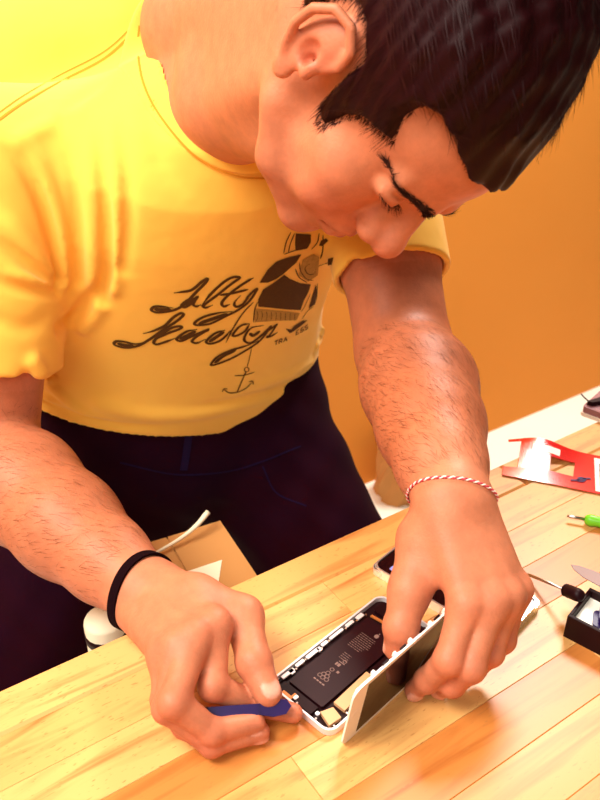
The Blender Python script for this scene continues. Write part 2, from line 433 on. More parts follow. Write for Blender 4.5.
# ------------------------------------------------------------------ the person: head
HP = np.array([0.0555, 0.5904, 0.4299])
HL = np.array([0.6298, 0.7568, -0.1740]); HL /= np.linalg.norm(HL)
HF = np.array([0.1752, -0.3568, -0.9176]); HF -= HL * (HF @ HL); HF /= np.linalg.norm(HF)
HX = -HL; HZ = np.cross(HX, HF); HZ /= np.linalg.norm(HZ)
HM = np.stack([HX, HF, HZ], 1)
def hw(p): return HP + HM @ (np.asarray(p, float) / 1000)      # head millimetres -> scene
def head_mm(P):
    q = ((P - HP.astype(P.dtype)) @ HM.astype(P.dtype)) * P.dtype.type(1000)
    s = q.copy(); s[..., 0] = np.abs(s[..., 0])
    d = ell(q, (0, -12, 44), (75, 97, 82))
    d = smin(d, ell(q, (0, 33, 46), (61, 64, 49)), 20)
    d = smin(d, ell(q, (0, 38, -28), (53, 52, 66)), 22)
    d = smin(d, ell(s, (39, 56, -14), (22, 24, 18)), 24)                 # cheekbone
    d = smin(d, ell(s, (30, 66, -38), (22, 20, 24)), 14)                 # cheek
    jaw = smin(rc(s, (50, 8, -52), (40, 40, -72), 14, 13), rc(s, (40, 40, -72), (10, 74, -84), 13, 15), 10)
    d = smin(d, jaw, 16)
    d = smin(d, ell(q, (0, 79, -86), (20, 15, 15)), 12)                  # chin
    d = smin(d, ell(q, (0, 78, -50), (31, 23, 26)), 12)                  # muzzle
    d = smin(d, rc(s, (10, 94, 29), (43, 79, 32), 9, 5), 12)             # brow ridge
    d = smax(d, -ell(s, (31, 97, 14), (17, 13, 10)), 8)                  # socket
    d = smin(d, ell(s, (30, 79, 14.5), (14, 13, 11)), 4)             # lidded eyeball
    lid = rc(s, (18, 88, 14), (31, 92, 10.5), 1.3, 1.6); lid = np.minimum(lid, rc(s, (31, 92, 10.5), (44, 82, 14), 1.6, 1.2))
    d = smin(d, lid, 2.0)
    d = smax(d, -rc(s, (20, 89, 9.5), (42, 85, 9.5), 1.1, 1.1), 1.5)     # lash crease
    d = smax(d, -rc(s, (20, 92, 20), (42, 86, 20), 1.3, 1.3), 2.5)       # lid fold
    nose = smin(rc(q, (0, 91, 22), (0, 111, -11), 7.5, 10), ell(q, (0, 113, -16), (13, 13, 12)), 7)
    nose = smin(nose, rc(q, (0, 82, 18), (0, 96, -13), 8.5, 14), 7)
    nose = smin(nose, ell(s, (13.5, 101, -20), (9.5, 12, 10)), 6)
    nose = smin(nose, rc(s, (8, 84, 12), (13, 92, -12), 6, 8), 8)
    nose = smax(nose, -ell(s, (6.5, 107, -29), (3.8, 7, 4)), 2)
    nose = smax(nose, -rc(s, (23.5, 104, -14), (23, 93, -28), 1.2, 1.6), 2.5)
    d = smin(d, nose, 6)
    up = rc(s, (0, 101, -46.5), (13, 97, -46), 4.2, 3.9); up = smin(up, rc(s, (13, 97, -46), (25, 87, -50), 3.9, 2.0), 3)
    lo = rc(s, (0, 99, -56), (12, 96, -55.5), 5.2, 4.8); lo = smin(lo, rc(s, (12, 96, -55.5), (24, 87, -51), 4.8, 2.0), 3)
    d = smin(d, up, 3.5); d = smin(d, lo, 3.5)
    slit = np.minimum(rc(s, (0, 106, -50.5), (14, 102, -50.6), 1.0, 1.0), rc(s, (14, 102, -50.6), (27, 88, -51.5), 1.0, 1.3))
    slit = np.minimum(slit, rc(s, (0, 101, -50.5), (25, 88, -51), 1.0, 1.0))
    d = smax(d, -slit, 2.0)
    d = smax(d, -rc(q, (0, 92, -67), (0, 90, -69), 4, 5), 8)             # under the lower lip
    # ear
    ep = [(75, 6, 6), (77, 9, 20), (80, 4, 32), (83, -8, 37), (87, -20, 31), (89, -25, 17), (87, -23, 1), (83, -16, -12), (79, -8, -21)]
    ear = ell(s, (77, -8, 8), (7.0, 15, 26))
    rim = None
    for a, b in zip(ep, ep[1:]):
        e = rc(s, a, b, 3.3, 3.3); rim = e if rim is None else np.minimum(rim, e)
    ear = smin(ear, rim, 4)
    ear = smin(ear, ell(s, (77, -5, -22), (5, 8, 9)), 4)                 # lobe
    ear = smax(ear, -ell(s, (88, -5, 3), (11, 8.5, 11)), 3)              # concha
    ear = smax(ear, -rc(s, (90, -2, 27), (93, -17, 17), 3.0, 3.4), 3)    # fossa
    ear = smax(ear, -rc(s, (93, -17, 17), (91, -16, -2), 3.0, 2.6), 3)
    ear = smin(ear, rc(s, (79, 5, -4), (80, 4, 2), 4.5, 4), 3)           # tragus
    ear = smax(ear, -ell(s, (80, -2, 0), (7, 4, 5)), 2)
    d = smin(d, ear, 4)
    return d
def head(P): return head_mm(P) / 1000

NB = np.array([-0.062, 0.757, 0.385])          # base of the neck
def neck(P):
    a = hw((0, -22, -20)); b = hw((0, -30, -62))
    d = rc(P, a, NB, .058, .045)
    d = smin(d, rc(P, hw((-40, -8, -38)), NB + np.array([.018, -.012, -.02]), .018, .013), .02)
    d = smin(d, rc(P, hw((40, -8, -38)), NB + np.array([-.022, -.008, -.008]), .018, .013), .02)
    d = smin(d, rc(P, hw((0, 38, -62)), NB + np.array([.008, -.012, -.018]), .026, .022), .03)
    d = smin(d, rc(P, hw((0, -62, -18)), Pd(204, 30, .77), .048, .053), .03)
    d = smin(d, rc(P, Pd(204, 30, .77), NB + np.array([-.015, .075, .0]), .053, .056), .03)
    return smin(d, rc(P, NB, NB + np.array([-.03, .09, -.07]), .044, .06), .03)

# ------------------------------------------------------------------ arms and hands
SHR = Pd(-2, 165, .76); ELR = Pd(-14, 458, .82); WRR = Zp(140, 588, .036)
SHL = Pd(370, 140, .90); ELL = Pd(404, 352, .83); WRL = Zp(451, 494, .124)
def arm(P, S, El, Wr, bend, r):
    """r: shoulder, biceps, elbow, forearm bulge, mid, low, wrist"""
    m = S * .45 + El * .55
    d = rc(P, S, m, r[0], r[1]); d = smin(d, rc(P, m, El, r[1], r[2]), .02)
    p1 = El * .72 + Wr * .28; p2 = El * .42 + Wr * .58; p3 = El * .18 + Wr * .82
    d2 = rc(P, El, p1 + bend, r[2], r[3]); d2 = smin(d2, rc(P, p1 + bend, p2 + bend * .5, r[3], r[4]), .02)
    d2 = smin(d2, rc(P, p2 + bend * .5, p3, r[4], r[5]), .02); d2 = smin(d2, rc(P, p3, Wr, r[5], r[6]), .015)
    return smin(d, d2, .012)
def unit(v): return v / (np.linalg.norm(v) + 1e-12)

NAILS = []
class Finger:
    def __init__(s, pts, radii, nail=None, nw=.0062):
        s.p = [np.asarray(q, float) for q in pts]; s.r = radii
        a, b, c = s.p[-3], s.p[-2], s.p[-1]
        dr = unit(c - b)
        dv = b - (a + c) / 2 if nail is None else np.asarray(nail, float)
        dv = unit(dv - dr * (dv @ dr))
        s.nail = (c - dr * .001 + dv * radii[-1] * .80, np.stack([np.cross(dr, dv), dr, dv], 1), (nw, .0075, .0022))
        NAILS.append(s.nail)
    def __call__(s, P):
        d = None
        n = len(s.p)
        for i in range(n - 1):
            e = rc(P, s.p[i], s.p[i + 1], s.r[i], s.r[i + 1])
            d = e if d is None else smin(d, e, .004)
        for i in range(1, n - 2 + 1):
            d = smin(d, sph(P, s.p[i], s.r[i] * 1.04), .003)
        c, ax, r = s.nail
        return smin(d, ell(P, c, r, ax), .0008)

# right hand: thumb and fingers round the prying pick
RT = [Zp(196, 600, .050), Zp(243, 616, .046), Zp(254, 662, .038), Zp(268, 694, .0275)]
RI = [Zp(214, 626, .060), Zp(213, 686, .038), Zp(254, 704, .013), Zp(293, 713, .0095)]
RM = [Zp(195, 638, .062), Zp(174, 702, .050), Zp(212, 732, .024), Zp(255, 723, .017)]
RR = [Zp(179, 648, .059), Zp(167, 708, .041), Zp(212, 744, .0130), Zp(260, 732, .0095)]
RL = [Zp(165, 655, .051), Zp(164, 700, .034), Zp(184, 726, .019), Zp(203, 741, .0095)]
R_F = [Finger(RI, [.0118, .0104, .0088, .0074]), Finger(RM, [.0120, .0108, .0092, .0078]), Finger(RR, [.0115, .0100, .0086, .0074]), Finger(RL, [.0105, .0090, .0080, .0072], nail=(-.25, -.75, .6), nw=.0055)]
R_T = Finger(RT[1:], [.0142, .0132, .0105], nail=(.05, .25, .95), nw=.0078)
# left hand: pinching the raised screen
LT = [Zp(424, 540, .098), Zp(410, 590, .076), Zp(401, 627, .058), Zp(397, 648, .037)]
LI = [Zp(466, 604, .084), Zp(449, 660, .056), Zp(427, 680, .027), Zp(414, 690, .0095)]
LM_ = [Zp(491, 601, .084), Zp(470, 667, .050), Zp(452, 684, .028), Zp(440, 688, .0095)]
LR_ = [Zp(506, 596, .081), Zp(490, 652, .046), Zp(474, 668, .027), Zp(461, 674, .0105)]
LL_ = [Zp(515, 589, .075), Zp(503, 640, .044), Zp(491, 654, .029), Zp(481, 662, .0195)]
L_F = [Finger(LI, [.0122, .0108, .0090, .0076]), Finger(LM_, [.0122, .0110, .0092, .0078]), Finger(LR_, [.0115, .0102, .0088, .0074]), Finger(LL_, [.0108, .0092, .0080, .0070])]
L_T = Finger(LT[1:], [.0150, .0130, .0104], nail=(-.6, .3, .4), nw=.0078)

def hand_sdf(P, Wr, elbow, fingers, thumb, tc, thenar):
    ax = unit(Wr - elbow)
    mcp = [f.p[0] for f in fingers]
    lat = unit(mcp[0] - mcp[3])
    lat = unit(lat - ax * (lat @ ax))
    palm = rc(P, Wr - ax * .02, Wr + ax * .012, .027, .026)
    for i, m in enumerate(mcp):
        c = Wr + ax * .014 + lat * (.016, .005, -.006, -.017)[i]
        palm = smin(palm, rc(P, c, m, .0165, (.0125, .0128, .0122, .0112)[i]), .012)
    nrm = unit(np.cross(mcp[0] - mcp[3], mcp[1] - Wr))
    if nrm[2] < 0: nrm = -nrm
    cen = (mcp[1] + mcp[2]) * .35 + Wr * .3
    palm = smin(palm, rc(P, cen - nrm * .010, (mcp[1] + mcp[2]) / 2 - nrm * .008, .018, .013), .012)
    palm = smin(palm, rc(P, Wr + ax * .012, tc, .021, thenar), .014)
    palm = smin(palm, rc(P, tc, thumb.p[0], thenar, .0155), .012)
    web = rc(P, tc * .45 + thumb.p[0] * .55, mcp[0] * .75 + Wr * .25, .0085, .010)
    palm = smin(palm, web, .012)
    for i in range(3):
        a = mcp[i] * .86 + fingers[i].p[1] * .14; b = mcp[i + 1] * .86 + fingers[i + 1].p[1] * .14
        palm = smin(palm, rc(P, a, b, .0082, .0082), .006)
    for i, m in enumerate(mcp):       # knuckles and tendons
        palm = smin(palm, sph(P, m + nrm * .0018, .0118), .006)
        palm = smin(palm, rc(P, m * .9 + Wr * .1 + nrm * .0095, m * .45 + Wr * .55 + nrm * .0125, .0022, .0022), .006)
    d = palm
    for f in fingers:
        d = np.minimum(d, smin(palm, f(P), .008))
    return np.minimum(d, smin(palm, thumb(P), .010))

hand_r = lambda P: hand_sdf(P, WRR, ELR, R_F, R_T, RT[0], .0185)
hand_l = lambda P: hand_sdf(P, WRL, ELL, L_F, L_T, LT[0], .0195)
arm_r = lambda P: arm(P, SHR, ELR, WRR, np.array([0, 0, .004]), (.056, .054, .050, .053, .046, .036, .0275))
arm_l = lambda P: arm(P, SHL, ELL, WRL, np.array([.004, 0, -.002]), (.056, .052, .049, .0535, .046, .037, .0300))
def core(P):
    m = NB + np.array([-.03, .10, -.08])
    d = rc(P, NB + np.array([-.02, .05, -.03]), m, .07, .08)
    d = smin(d, rc(P, m, SHR, .06, .045), .03); d = smin(d, rc(P, m, SHL, .06, .045), .03)
    return smin(d, rc(P, m, np.array([-.21, 1.01, .02]), .07, .08), .03)

REG = [(head, hw((0, 5, 20)), .165), (neck, (hw((0, -22, -20)) + NB) / 2, .20),
       (arm_r, (SHR + WRR) / 2, .33), (arm_l, (SHL + WRL) / 2, .36),
       (hand_r, (RM[0] + WRR) / 2, .13), (hand_l, (LM_[0] + WRL) / 2, .13), (core, NB + np.array([-.06, .15, -.15]), .36)]
def keys(c, reach):
    k = np.zeros(len(c), int)
    for i, (f, cc, rr) in enumerate(REG):
        k |= ((np.linalg.norm(c - cc, axis=1) - rr - reach) < .02).astype(int) << i
    return k
def body(P, k):
    """union of the regions named by the bits of k, blended where they join"""
    D = {i: REG[i][0](P) for i in range(len(REG)) if k >> i & 1}
    out = None
    for a, b, kk in ((0, 1, .014), (2, 4, .010), (3, 5, .010)):
        if a in D and b in D:
            D[a] = smin(D[a], D.pop(b), kk)
    for i in sorted(D):
        out = D[i] if out is None else smin(out, D[i], .012 if i == 6 else .002)
    return out

def skin_tone(V):
    c = np.tile(np.array(srgb(197, 119, 85)[:3]), (len(V), 1))
    def mixin(m, colr):
        nonlocal c
        m = np.clip(m, 0, 1)[:, None]; c = c * (1 - m) + np.array(srgb(*colr)[:3]) * m
    q = (V - HP) @ HM * 1000; s = q.copy(); s[:, 0] = np.abs(s[:, 0])
    inh = np.linalg.norm(V - REG[0][1], axis=1) < .15
    lips = np.minimum(rc(s, (0, 101, -46.5), (22, 90, -49.5), 4.5, 2.5), rc(s, (0, 99, -56), (22, 90, -51.5), 5.5, 2.5))
    mixin(inh * np.clip((1.0 - lips) / 2.5, 0, 1) * .95, (136, 48, 42))
    mixin(inh * np.exp(-(np.linalg.norm((s - (34, 72, -28)) / (26, 30, 20), axis=1)) ** 2) * .30, (196, 92, 68))
    mixin(inh * np.exp(-(np.linalg.norm((s - (0, 114, -16)) / (15, 15, 13), axis=1)) ** 2) * .35, (205, 100, 82))
    mixin(inh * np.exp(-(np.linalg.norm((s - (80, -3, 8)) / (14, 18, 26), axis=1)) ** 2) * .4, (206, 108, 84))
    beard = np.clip((-38 - q[:, 2]) / 18, 0, 1) * np.clip((q[:, 1] - 5) / 25, 0, 1) * (1 - np.clip((1.5 - lips) / 2, 0, 1))
    mixin(inh * beard * .22, (130, 72, 50))
    for El, Wr, k_ in ((ELR, WRR, .25), (ELL, WRL, .6)):      # sun-tanned forearms
        ax_ = unit(Wr - El); tt = ((V - El) @ ax_) / np.linalg.norm(Wr - El); rr_ = np.linalg.norm(V - El - ax_ * ((V - El) @ ax_)[:, None], axis=1)
        mixin((rr_ < .09) * np.clip((tt + .25) / .25, 0, 1) * np.clip((1.0 - tt) / .25, 0, 1) * k_, (168, 88, 50))
    for cc, ax, r in NAILS:
        d = ell(V, cc, r, ax)
        mixin(np.clip((.0007 - d) / .0005, 0, 1) * .75, (232, 172, 150))
    for fs in (R_F, L_F, [R_T], [L_T]):
        for fg in fs:
            for i, pt in enumerate(fg.p):
                mixin(np.exp(-(np.linalg.norm(V - pt, axis=1) / .013) ** 2) * (.32 if i < len(fg.p) - 1 else .22), (190, 90, 70))
    return c

person = empty('person', (-.24, 1.05, -TZ))
tag(person, 'man in yellow printed T-shirt and dark jeans bending over the workbench repairing a phone', 'person')
lo = np.array([-.42, .30, -.02]); hi = np.array([.24, 1.10, .66])
bv, bf = surface(body, lo, hi, .0018, keys=keys)
body_ob = mk('body', bv, bf, M['skin'], person, smooth=True, colors=skin_tone(bv))
# ------------------------------------------------------------------ T-shirt
TP0 = Pd(176, 358, 1.08); TP1 = np.array([-.085, .815, .35])
TA = unit(TP1 - TP0); TLEN = np.linalg.norm(TP1 - TP0)
def ortho(v): v = np.asarray(v, float); return unit(v - TA * (v @ TA))
LPEL = ortho((.80, .60, 0)); LSHO = ortho((.89, .45, -.02))
ST = np.array([-.40, -.2, 0, .3, .6, .8, .95, 1.08, 1.2])
SA = np.array([.246, .240, .222, .194, .194, .188, .150, .095, .03])
SB = np.array([.146, .144, .138, .130, .130, .122, .105, .075, .03])
SF = np.array([.0, .0, .0, -.002, -.012, -.012, -.004, .004, .0])      # bow of the spine, towards the chest
def torso(P, grow=0.0):
    q = P - TP0.astype(P.dtype); s = (q @ TA.astype(P.dtype)) / TLEN
    f = np.clip((s - .1) / .7, 0, 1).astype(P.dtype)
    lat = LPEL.astype(P.dtype) * (1 - f)[:, None] + LSHO.astype(P.dtype) * f[:, None]
    fr = -np.cross(TA.astype(P.dtype), lat)
    A = np.interp(s, ST, SA + grow); B = np.interp(s, ST, SB + grow); F = np.interp(s, ST, SF)
    a = np.einsum('ij,ij->i', q, lat); b = np.einsum('ij,ij->i', q, fr) - F
    k0 = np.sqrt((a / A) ** 2 + (b / B) ** 2) + 1e-6; k1 = np.sqrt((a / A ** 2) ** 2 + (b / B ** 2) ** 2) + 1e-6
    d = k0 * (k0 - 1) / k1 * .9
    d = np.maximum(d, (s - 1.19) * TLEN); return np.maximum(d, (-.40 - s) * TLEN)
SLR = SHR + (ELR - SHR) * .66; SLL = SHL + (ELL - SHL) * .66
BK0 = Pd(25, 62, .87); BK1 = Pd(128, 30, .86); BK2 = np.array([-.20, 1.0, .2])      # blades of the bent back
def shirt_solid(P):
    d = torso(P)
    m = NB + np.array([-.05, .09, -.07])
    d = smin(d, rc(P, m, SHR + np.array([0, .01, 0]), .085, .066), .03); d = smin(d, rc(P, m, SHL, .085, .066), .03)
    d = smin(d, rc(P, BK0, BK1, .075, .075), .04); d = smin(d, rc(P, BK0, BK2, .075, .10), .05)
    cut = lambda S, E2: (P - E2.astype(P.dtype)) @ unit(E2 - S).astype(P.dtype)
    d = smin(d, smax(rc(P, SHR, SHR * -.2 + SLR * 1.2, .068, .071), cut(SHR, SLR), .003), .022); d = smin(d, smax(rc(P, SHL, SHL * -.2 + SLL * 1.2, .064, .063), cut(SHL, SLL), .003), .022)
    return d
# creases, as drawn on the cloth: pixel path, depth (+ valley, - ridge), width
FOLDS_PX = [
    ([(60, 280), (54, 240), (42, 200), (22, 165), (-4, 140)], .016, .0055),
    ([(56, 284), (35, 268), (10, 250), (-10, 236)], .016, .0055),
    ([(58, 292), (30, 290), (5, 284), (-20, 272)], .011, .005),
    ([(62, 284), (60, 232), (50, 190), (34, 152), (14, 130)], -.009, .006),
    ([(54, 282), (34, 252), (10, 226), (-12, 212)], -.010, .007),
    ([(54, 288), (30, 280), (0, 268)], -.006, .006),
    ([(60, 328), (76, 316), (98, 290), (112, 262)], .016, .006),
    ([(104, 302), (107, 250), (105, 190), (98, 128)], .009, .0055),
    ([(94, 305), (94, 250), (92, 190), (86, 138)], -.007, .006),
    ([(114, 290), (118, 240), (116, 180), (108, 120)], -.004, .006),
    ([(122, 270), (128, 220), (126, 160), (118, 108)], .005, .006),
    ([(78, 282), (78, 230), (74, 180), (66, 138)], .006, .005),
    ([(84, 330), (100, 310), (116, 280)], -.006, .006),
    ([(20, 390), (60, 411), (110, 425), (170, 427)], .010, .0055),
    ([(34, 362), (56, 390), (84, 412), (112, 417)], -.011, .0065),
    ([(26, 376), (44, 393), (66, 404)], .008, .0045),
    ([(22, 386), (40, 398), (58, 406)], -.006, .0045),
    ([(100, 405), (150, 415), (210, 412), (270, 398)], -.006, .010),
    ([(326, 370), (280, 390), (230, 402), (180, 408)], .008, .007),
    ([(322, 352), (290, 374), (250, 388)], -.006, .007),
    ([(356, 264), (346, 288), (328, 318)], .010, .006),
    ([(316, 345), (332, 318), (348, 296)], -.006, .006),
    ([(150, 110), (160, 160), (190, 200)], .004, .010),
    ([(60, 120), (80, 100), (110, 75)], .003, .008),
    ([(20, 140), (60, 118), (120, 84)], -.003, .008),
    ([(-5, 320), (25, 328), (52, 318)], .004, .008),
]
FOLDS = []
for path, amp, wd in FOLDS_PX:
    p_ = trace(shirt_solid, spline(path, 3), .5); p_ = p_[np.abs(shirt_solid(p_)) < .004]
    if len(p_) > 2: FOLDS.append((p_, amp, wd))
def shirt_outer(P):
    d = shirt_solid(P)
    near = np.abs(d) < .04
    if near.any():
        Q = P[near]; dd = d[near].copy()
        for pts, amp, wd in FOLDS:
            lo_, hi_ = pts.min(0) - 2.6 * wd, pts.max(0) + 2.6 * wd
            m = ((Q > lo_) & (Q < hi_)).all(1)
            if not m.any(): continue
            q = Q[m]; dist = None
            for a, b in zip(pts, pts[1:]):
                e = rc(q, a, b, 0, 0); dist = e if dist is None else np.minimum(dist, e)
            ta = np.clip(np.linalg.norm(q - pts[-1], axis=1) / (np.linalg.norm(pts[0] - pts[-1]) * .5), .0, 1)
            dd[m] += amp * np.exp(-(dist / wd) ** 2) * ta
        d = d.copy(); d[near] = dd
    return d
HEM = trace(shirt_solid, [(60, 419), (180, 437), (285, 416)], .5)
HN = np.cross(HEM[1] - HEM[0], HEM[2] - HEM[0]); HN = unit(HN) * (1 if HN[2] < 0 else -1)     # points down, out of the shirt
NCUT = unit(NB - hw((0, -22, -20)))
NSH = np.array([.010, .0, .014]); NA = NB + NCUT * .10 + np.array([0, .01, 0]) + NSH; NC = NB - NCUT * .16 + NSH
NR = .0590
NBK = np.array([.006, .045, .035])
def neck_cut(P): return smin(rc(P, NA, NC, NR, NR), rc(P, NA + NBK, NC + NBK, NR, NR), .02)
def shirt(P, k=1):
    d = shirt_outer(P)
    d = np.maximum(d, (P - HEM[1].astype(P.dtype)) @ HN.astype(P.dtype))
    inner = np.maximum(torso(P, -.020), -((P - HEM[1].astype(P.dtype)) @ HN.astype(P.dtype)) - .06)
    d = np.maximum(d, -inner)
    d = np.maximum(d, -neck_cut(P))
    ar = unit(SLR - SHR).astype(P.dtype); al = unit(SLL - SHL).astype(P.dtype)
    hr = (P - SLR.astype(P.dtype)) @ ar; hl = (P - SLL.astype(P.dtype)) @ al
    d = np.maximum(d, -np.maximum(rc(P, SHR, SLR + (SLR - SHR) * .2, .052, .060), -hr - .06))
    d = np.maximum(d, -np.maximum(rc(P, SHL, SLL + (SLL - SHL) * .2, .052, .057), -hl - .05))
    return d
sv, sf = surface(shirt, (-.50, .55, -.22), (.24, 1.25, .56), .0030)
tshirt = mk('t_shirt', sv, sf, M['shirt'], person, smooth=True); tag(tshirt, 'bright yellow T-shirt with brown printed lettering')
def collar_f(P, k=1):
    n = neck_cut(P); o = shirt_outer(P)
    return smax(smax(o - .0016, -o - .004, .001), smax(n - .021, -n - .0012, .001), .001)
cv, cf = surface(collar_f, NB - .17, NB + .17, .0022)
collar = mk('collar', cv, cf, M['shirt'], tshirt, smooth=True)

def ribbon(path3, nrm, w0, w1=None):
    """flat strip on the cloth along path3, half widths w0 (array or number)"""
    n = len(path3); w = np.full(n, w0) if np.isscalar(w0) else np.asarray(w0)
    t = np.gradient(path3, axis=0); t /= np.linalg.norm(t, axis=1, keepdims=True) + 1e-12
    s = np.cross(t, nrm); s /= np.linalg.norm(s, axis=1, keepdims=True) + 1e-12
    V = np.vstack([path3 - s * w[:, None], path3 + s * w[:, None]])
    return V, [(i, i + 1, n + i + 1, n + i) for i in range(n - 1)]
ON = {}
def on_cloth(px, lift=.0007, fn=shirt_outer):
    p = trace(fn, px, .45); g = grad(fn, p, .002); ON['ok'] = np.abs(fn(p)) < .004; return p + g * lift, g
# stitched seams
CS, cg = on_cloth(spline([(139, 26), (138, 50), (144, 84), (158, 112), (184, 146), (212, 166), (240, 176), (266, 178)], 8), .0022); v, f_ = ribbon(CS, cg, .0009); mk('collar_stitching', v, f_, M['thread'], collar)
for path in ([(-12, 128), (20, 105), (60, 82), (105, 58), (138, 28)], ):
    for off, wd, m_ in ((0, .0011, 'thread'), (-7, .0005, 'thread')):
        P_, g_ = on_cloth(spline([(x, y + off) for x, y in path], 10), .0006)
        v, f_ = ribbon(P_, g_, wd); mk('shoulder_seam', v, f_, M[m_], tshirt)

# ------------------------------------------------------------------ print on the chest
def c1(p): return [(110 + x / 2.727, 250 + y / 2.727) for x, y in p]
def c2(p): return [(240 + x / 5.4545, 220 + y / 5.4545) for x, y in p]
PV = MB(); PL = MB()
def stroke(mb, px, w, taper=True, n=6, blob=None):
    s_ = spline(px, n)
    P_, g_ = on_cloth(s_)
    k = np.linspace(0, 1, len(s_)); t = np.gradient(s_, axis=0); an = np.arctan2(t[:, 1], t[:, 0])
    ww = w * (.72 + .38 * np.abs(np.sin(an - .5)))
    if taper: ww = ww * np.clip(np.minimum(k, 1 - k) / .10, .35, 1)
    if blob: ww = ww * (1 + blob * np.exp(-((k - .02) / .06) ** 2))
    v, f_ = ribbon(P_, g_, ww); ok = ON['ok']; mb.add(v, [q for i, q in enumerate(f_) if ok[i] and ok[i + 1]])
def fill(mb, px, step=2.2):
    px = np.asarray(px, float); lo_ = px.min(0); hi_ = px.max(0)
    per = []
    for a, b in zip(px, np.roll(px, -1, 0)):
        k = max(1, int(np.linalg.norm(b - a) / step)); per += [a + (b - a) * i / k for i in range(k)]
    n0 = len(per); ins = []
    for x in np.arange(lo_[0], hi_[0], step):
        for y in np.arange(lo_[1], hi_[1], step):
            c = False
            for a, b in zip(px, np.roll(px, -1, 0)):
                if (a[1] > y) != (b[1] > y) and x < (b[0] - a[0]) * (y - a[1]) / (b[1] - a[1]) + a[0]: c = not c
            if c: ins.append(np.array([x, y]))
    allp = per + ins
    v, e, f_, *_ = delaunay_2d_cdt([Vector(p) for p in allp], [(i, (i + 1) % n0) for i in range(n0)], [list(range(n0))], 1, 1e-6)
    P_, g_ = on_cloth(np.array([tuple(p) for p in v]))
    ok = ON['ok']; mb.add(P_, [tuple(q) for q in f_ if all(ok[i] for i in q)])
WL = .0017
def c3(p): return [(145 + x / 4.615, 270 + y / 4.615) for x, y in p]
def c4(p): return [(110 + x / 4.615, 305 + y / 4.615) for x, y in p]
def c5(p): return [(200 + x / 4.615, 290 + y / 4.615) for x, y in p]
LET = [  # script lettering: first word
    c3([(132, 104), (165, 100), (215, 90), (262, 52), (287, 38), (277, 58), (228, 108), (180, 158), (130, 184), (60, 194), (30, 184), (45, 167), (90, 168), (130, 174)]),
    c3([(232, 126), (196, 138), (168, 162), (184, 170), (216, 150), (242, 120), (222, 154), (236, 166), (258, 158)]),
    c3([(258, 166), (304, 108), (362, 55), (404, 32), (436, 34), (398, 62), (330, 116), (272, 160), (280, 172), (312, 160)]),
    c3([(500, 34), (462, 56), (402, 98), (356, 144), (362, 166), (392, 156)]), c3([(345, 114), (400, 106), (476, 88)]),
    c3([(440, 116), (412, 148), (420, 168), (452, 154), (482, 112), (516, 86), (480, 142), (430, 182), (370, 212), (300, 246), (236, 252), (232, 238), (272, 214), (340, 196), (402, 190)]),
    # second word
    c4([(152, 130), (190, 121), (250, 95), (290, 57), (326, 36), (338, 44), (308, 72), (240, 116), (190, 152), (130, 186), (70, 195), (22, 182), (28, 166), (64, 167), (120, 178), (170, 164)]),
    c4([(196, 166), (260, 132), (322, 108), (326, 96), (284, 104), (228, 140), (202, 168), (216, 180), (262, 166), (306, 150)]),
    c4([(402, 110), (352, 121), (308, 154), (330, 164), (382, 140), (456, 110), (402, 142), (378, 165), (400, 174), (440, 156)]),
    c4([(530, 114), (482, 130), (444, 165), (462, 177), (512, 160), (556, 116)]), c3([(500, 146), (452, 196), (404, 270), (372, 334)]),
    c3([(482, 246), (440, 256), (404, 296), (420, 302), (458, 282), (482, 246)]),
    c3([(546, 254), (486, 268), (456, 318), (488, 334), (546, 290), (580, 258), (532, 322), (470, 366), (390, 410), (306, 438), (332, 400), (392, 370), (460, 350), (530, 322)]),
    c5([(262, 228), (300, 196), (342, 166), (352, 160), (322, 204), (306, 216), (330, 210), (356, 194)]),
]
for i_, L_ in enumerate(LET): stroke(PV, L_, WL * (.55 if i_ == 10 else 1), True, 6)
for L_ in (c3([(42, 178), (80, 182), (120, 180)]), c4([(34, 176), (70, 184), (110, 186)]), c3([(246, 246), (310, 224), (380, 200)]), c3([(320, 428), (360, 396), (420, 368)]), c3([(480, 290), (500, 300), (530, 280)]), c3([(180, 158), (206, 146), (226, 132)]), c4([(320, 156), (356, 140), (396, 118)]), c4([(456, 168), (490, 146), (526, 122)])):
    stroke(PV, L_, WL * 1.5)
# anchor
ang = np.linspace(0, 2 * math.pi, 13)
stroke(PV, [(110 + (372 + 6 * math.cos(a)) / 2.727, 250 + (325 + 6 * math.sin(a)) / 2.727) for a in ang], .0007, False)
stroke(PV, c1([(370, 331), (358, 358), (346, 387)]), .0009, False); stroke(PV, c1([(338, 342), (366, 340), (394, 332)]), .0008)
stroke(PV, c1([(308, 378), (324, 388), (346, 387), (370, 376), (388, 358)]), .0010); stroke(PV, c1([(306, 386), (310, 378), (320, 378)]), .0008); stroke(PV, c1([(378, 358), (388, 357), (390, 366)]), .0008)
stroke(PV, c1([(386, 262), (380, 292), (373, 319)]), .0005)
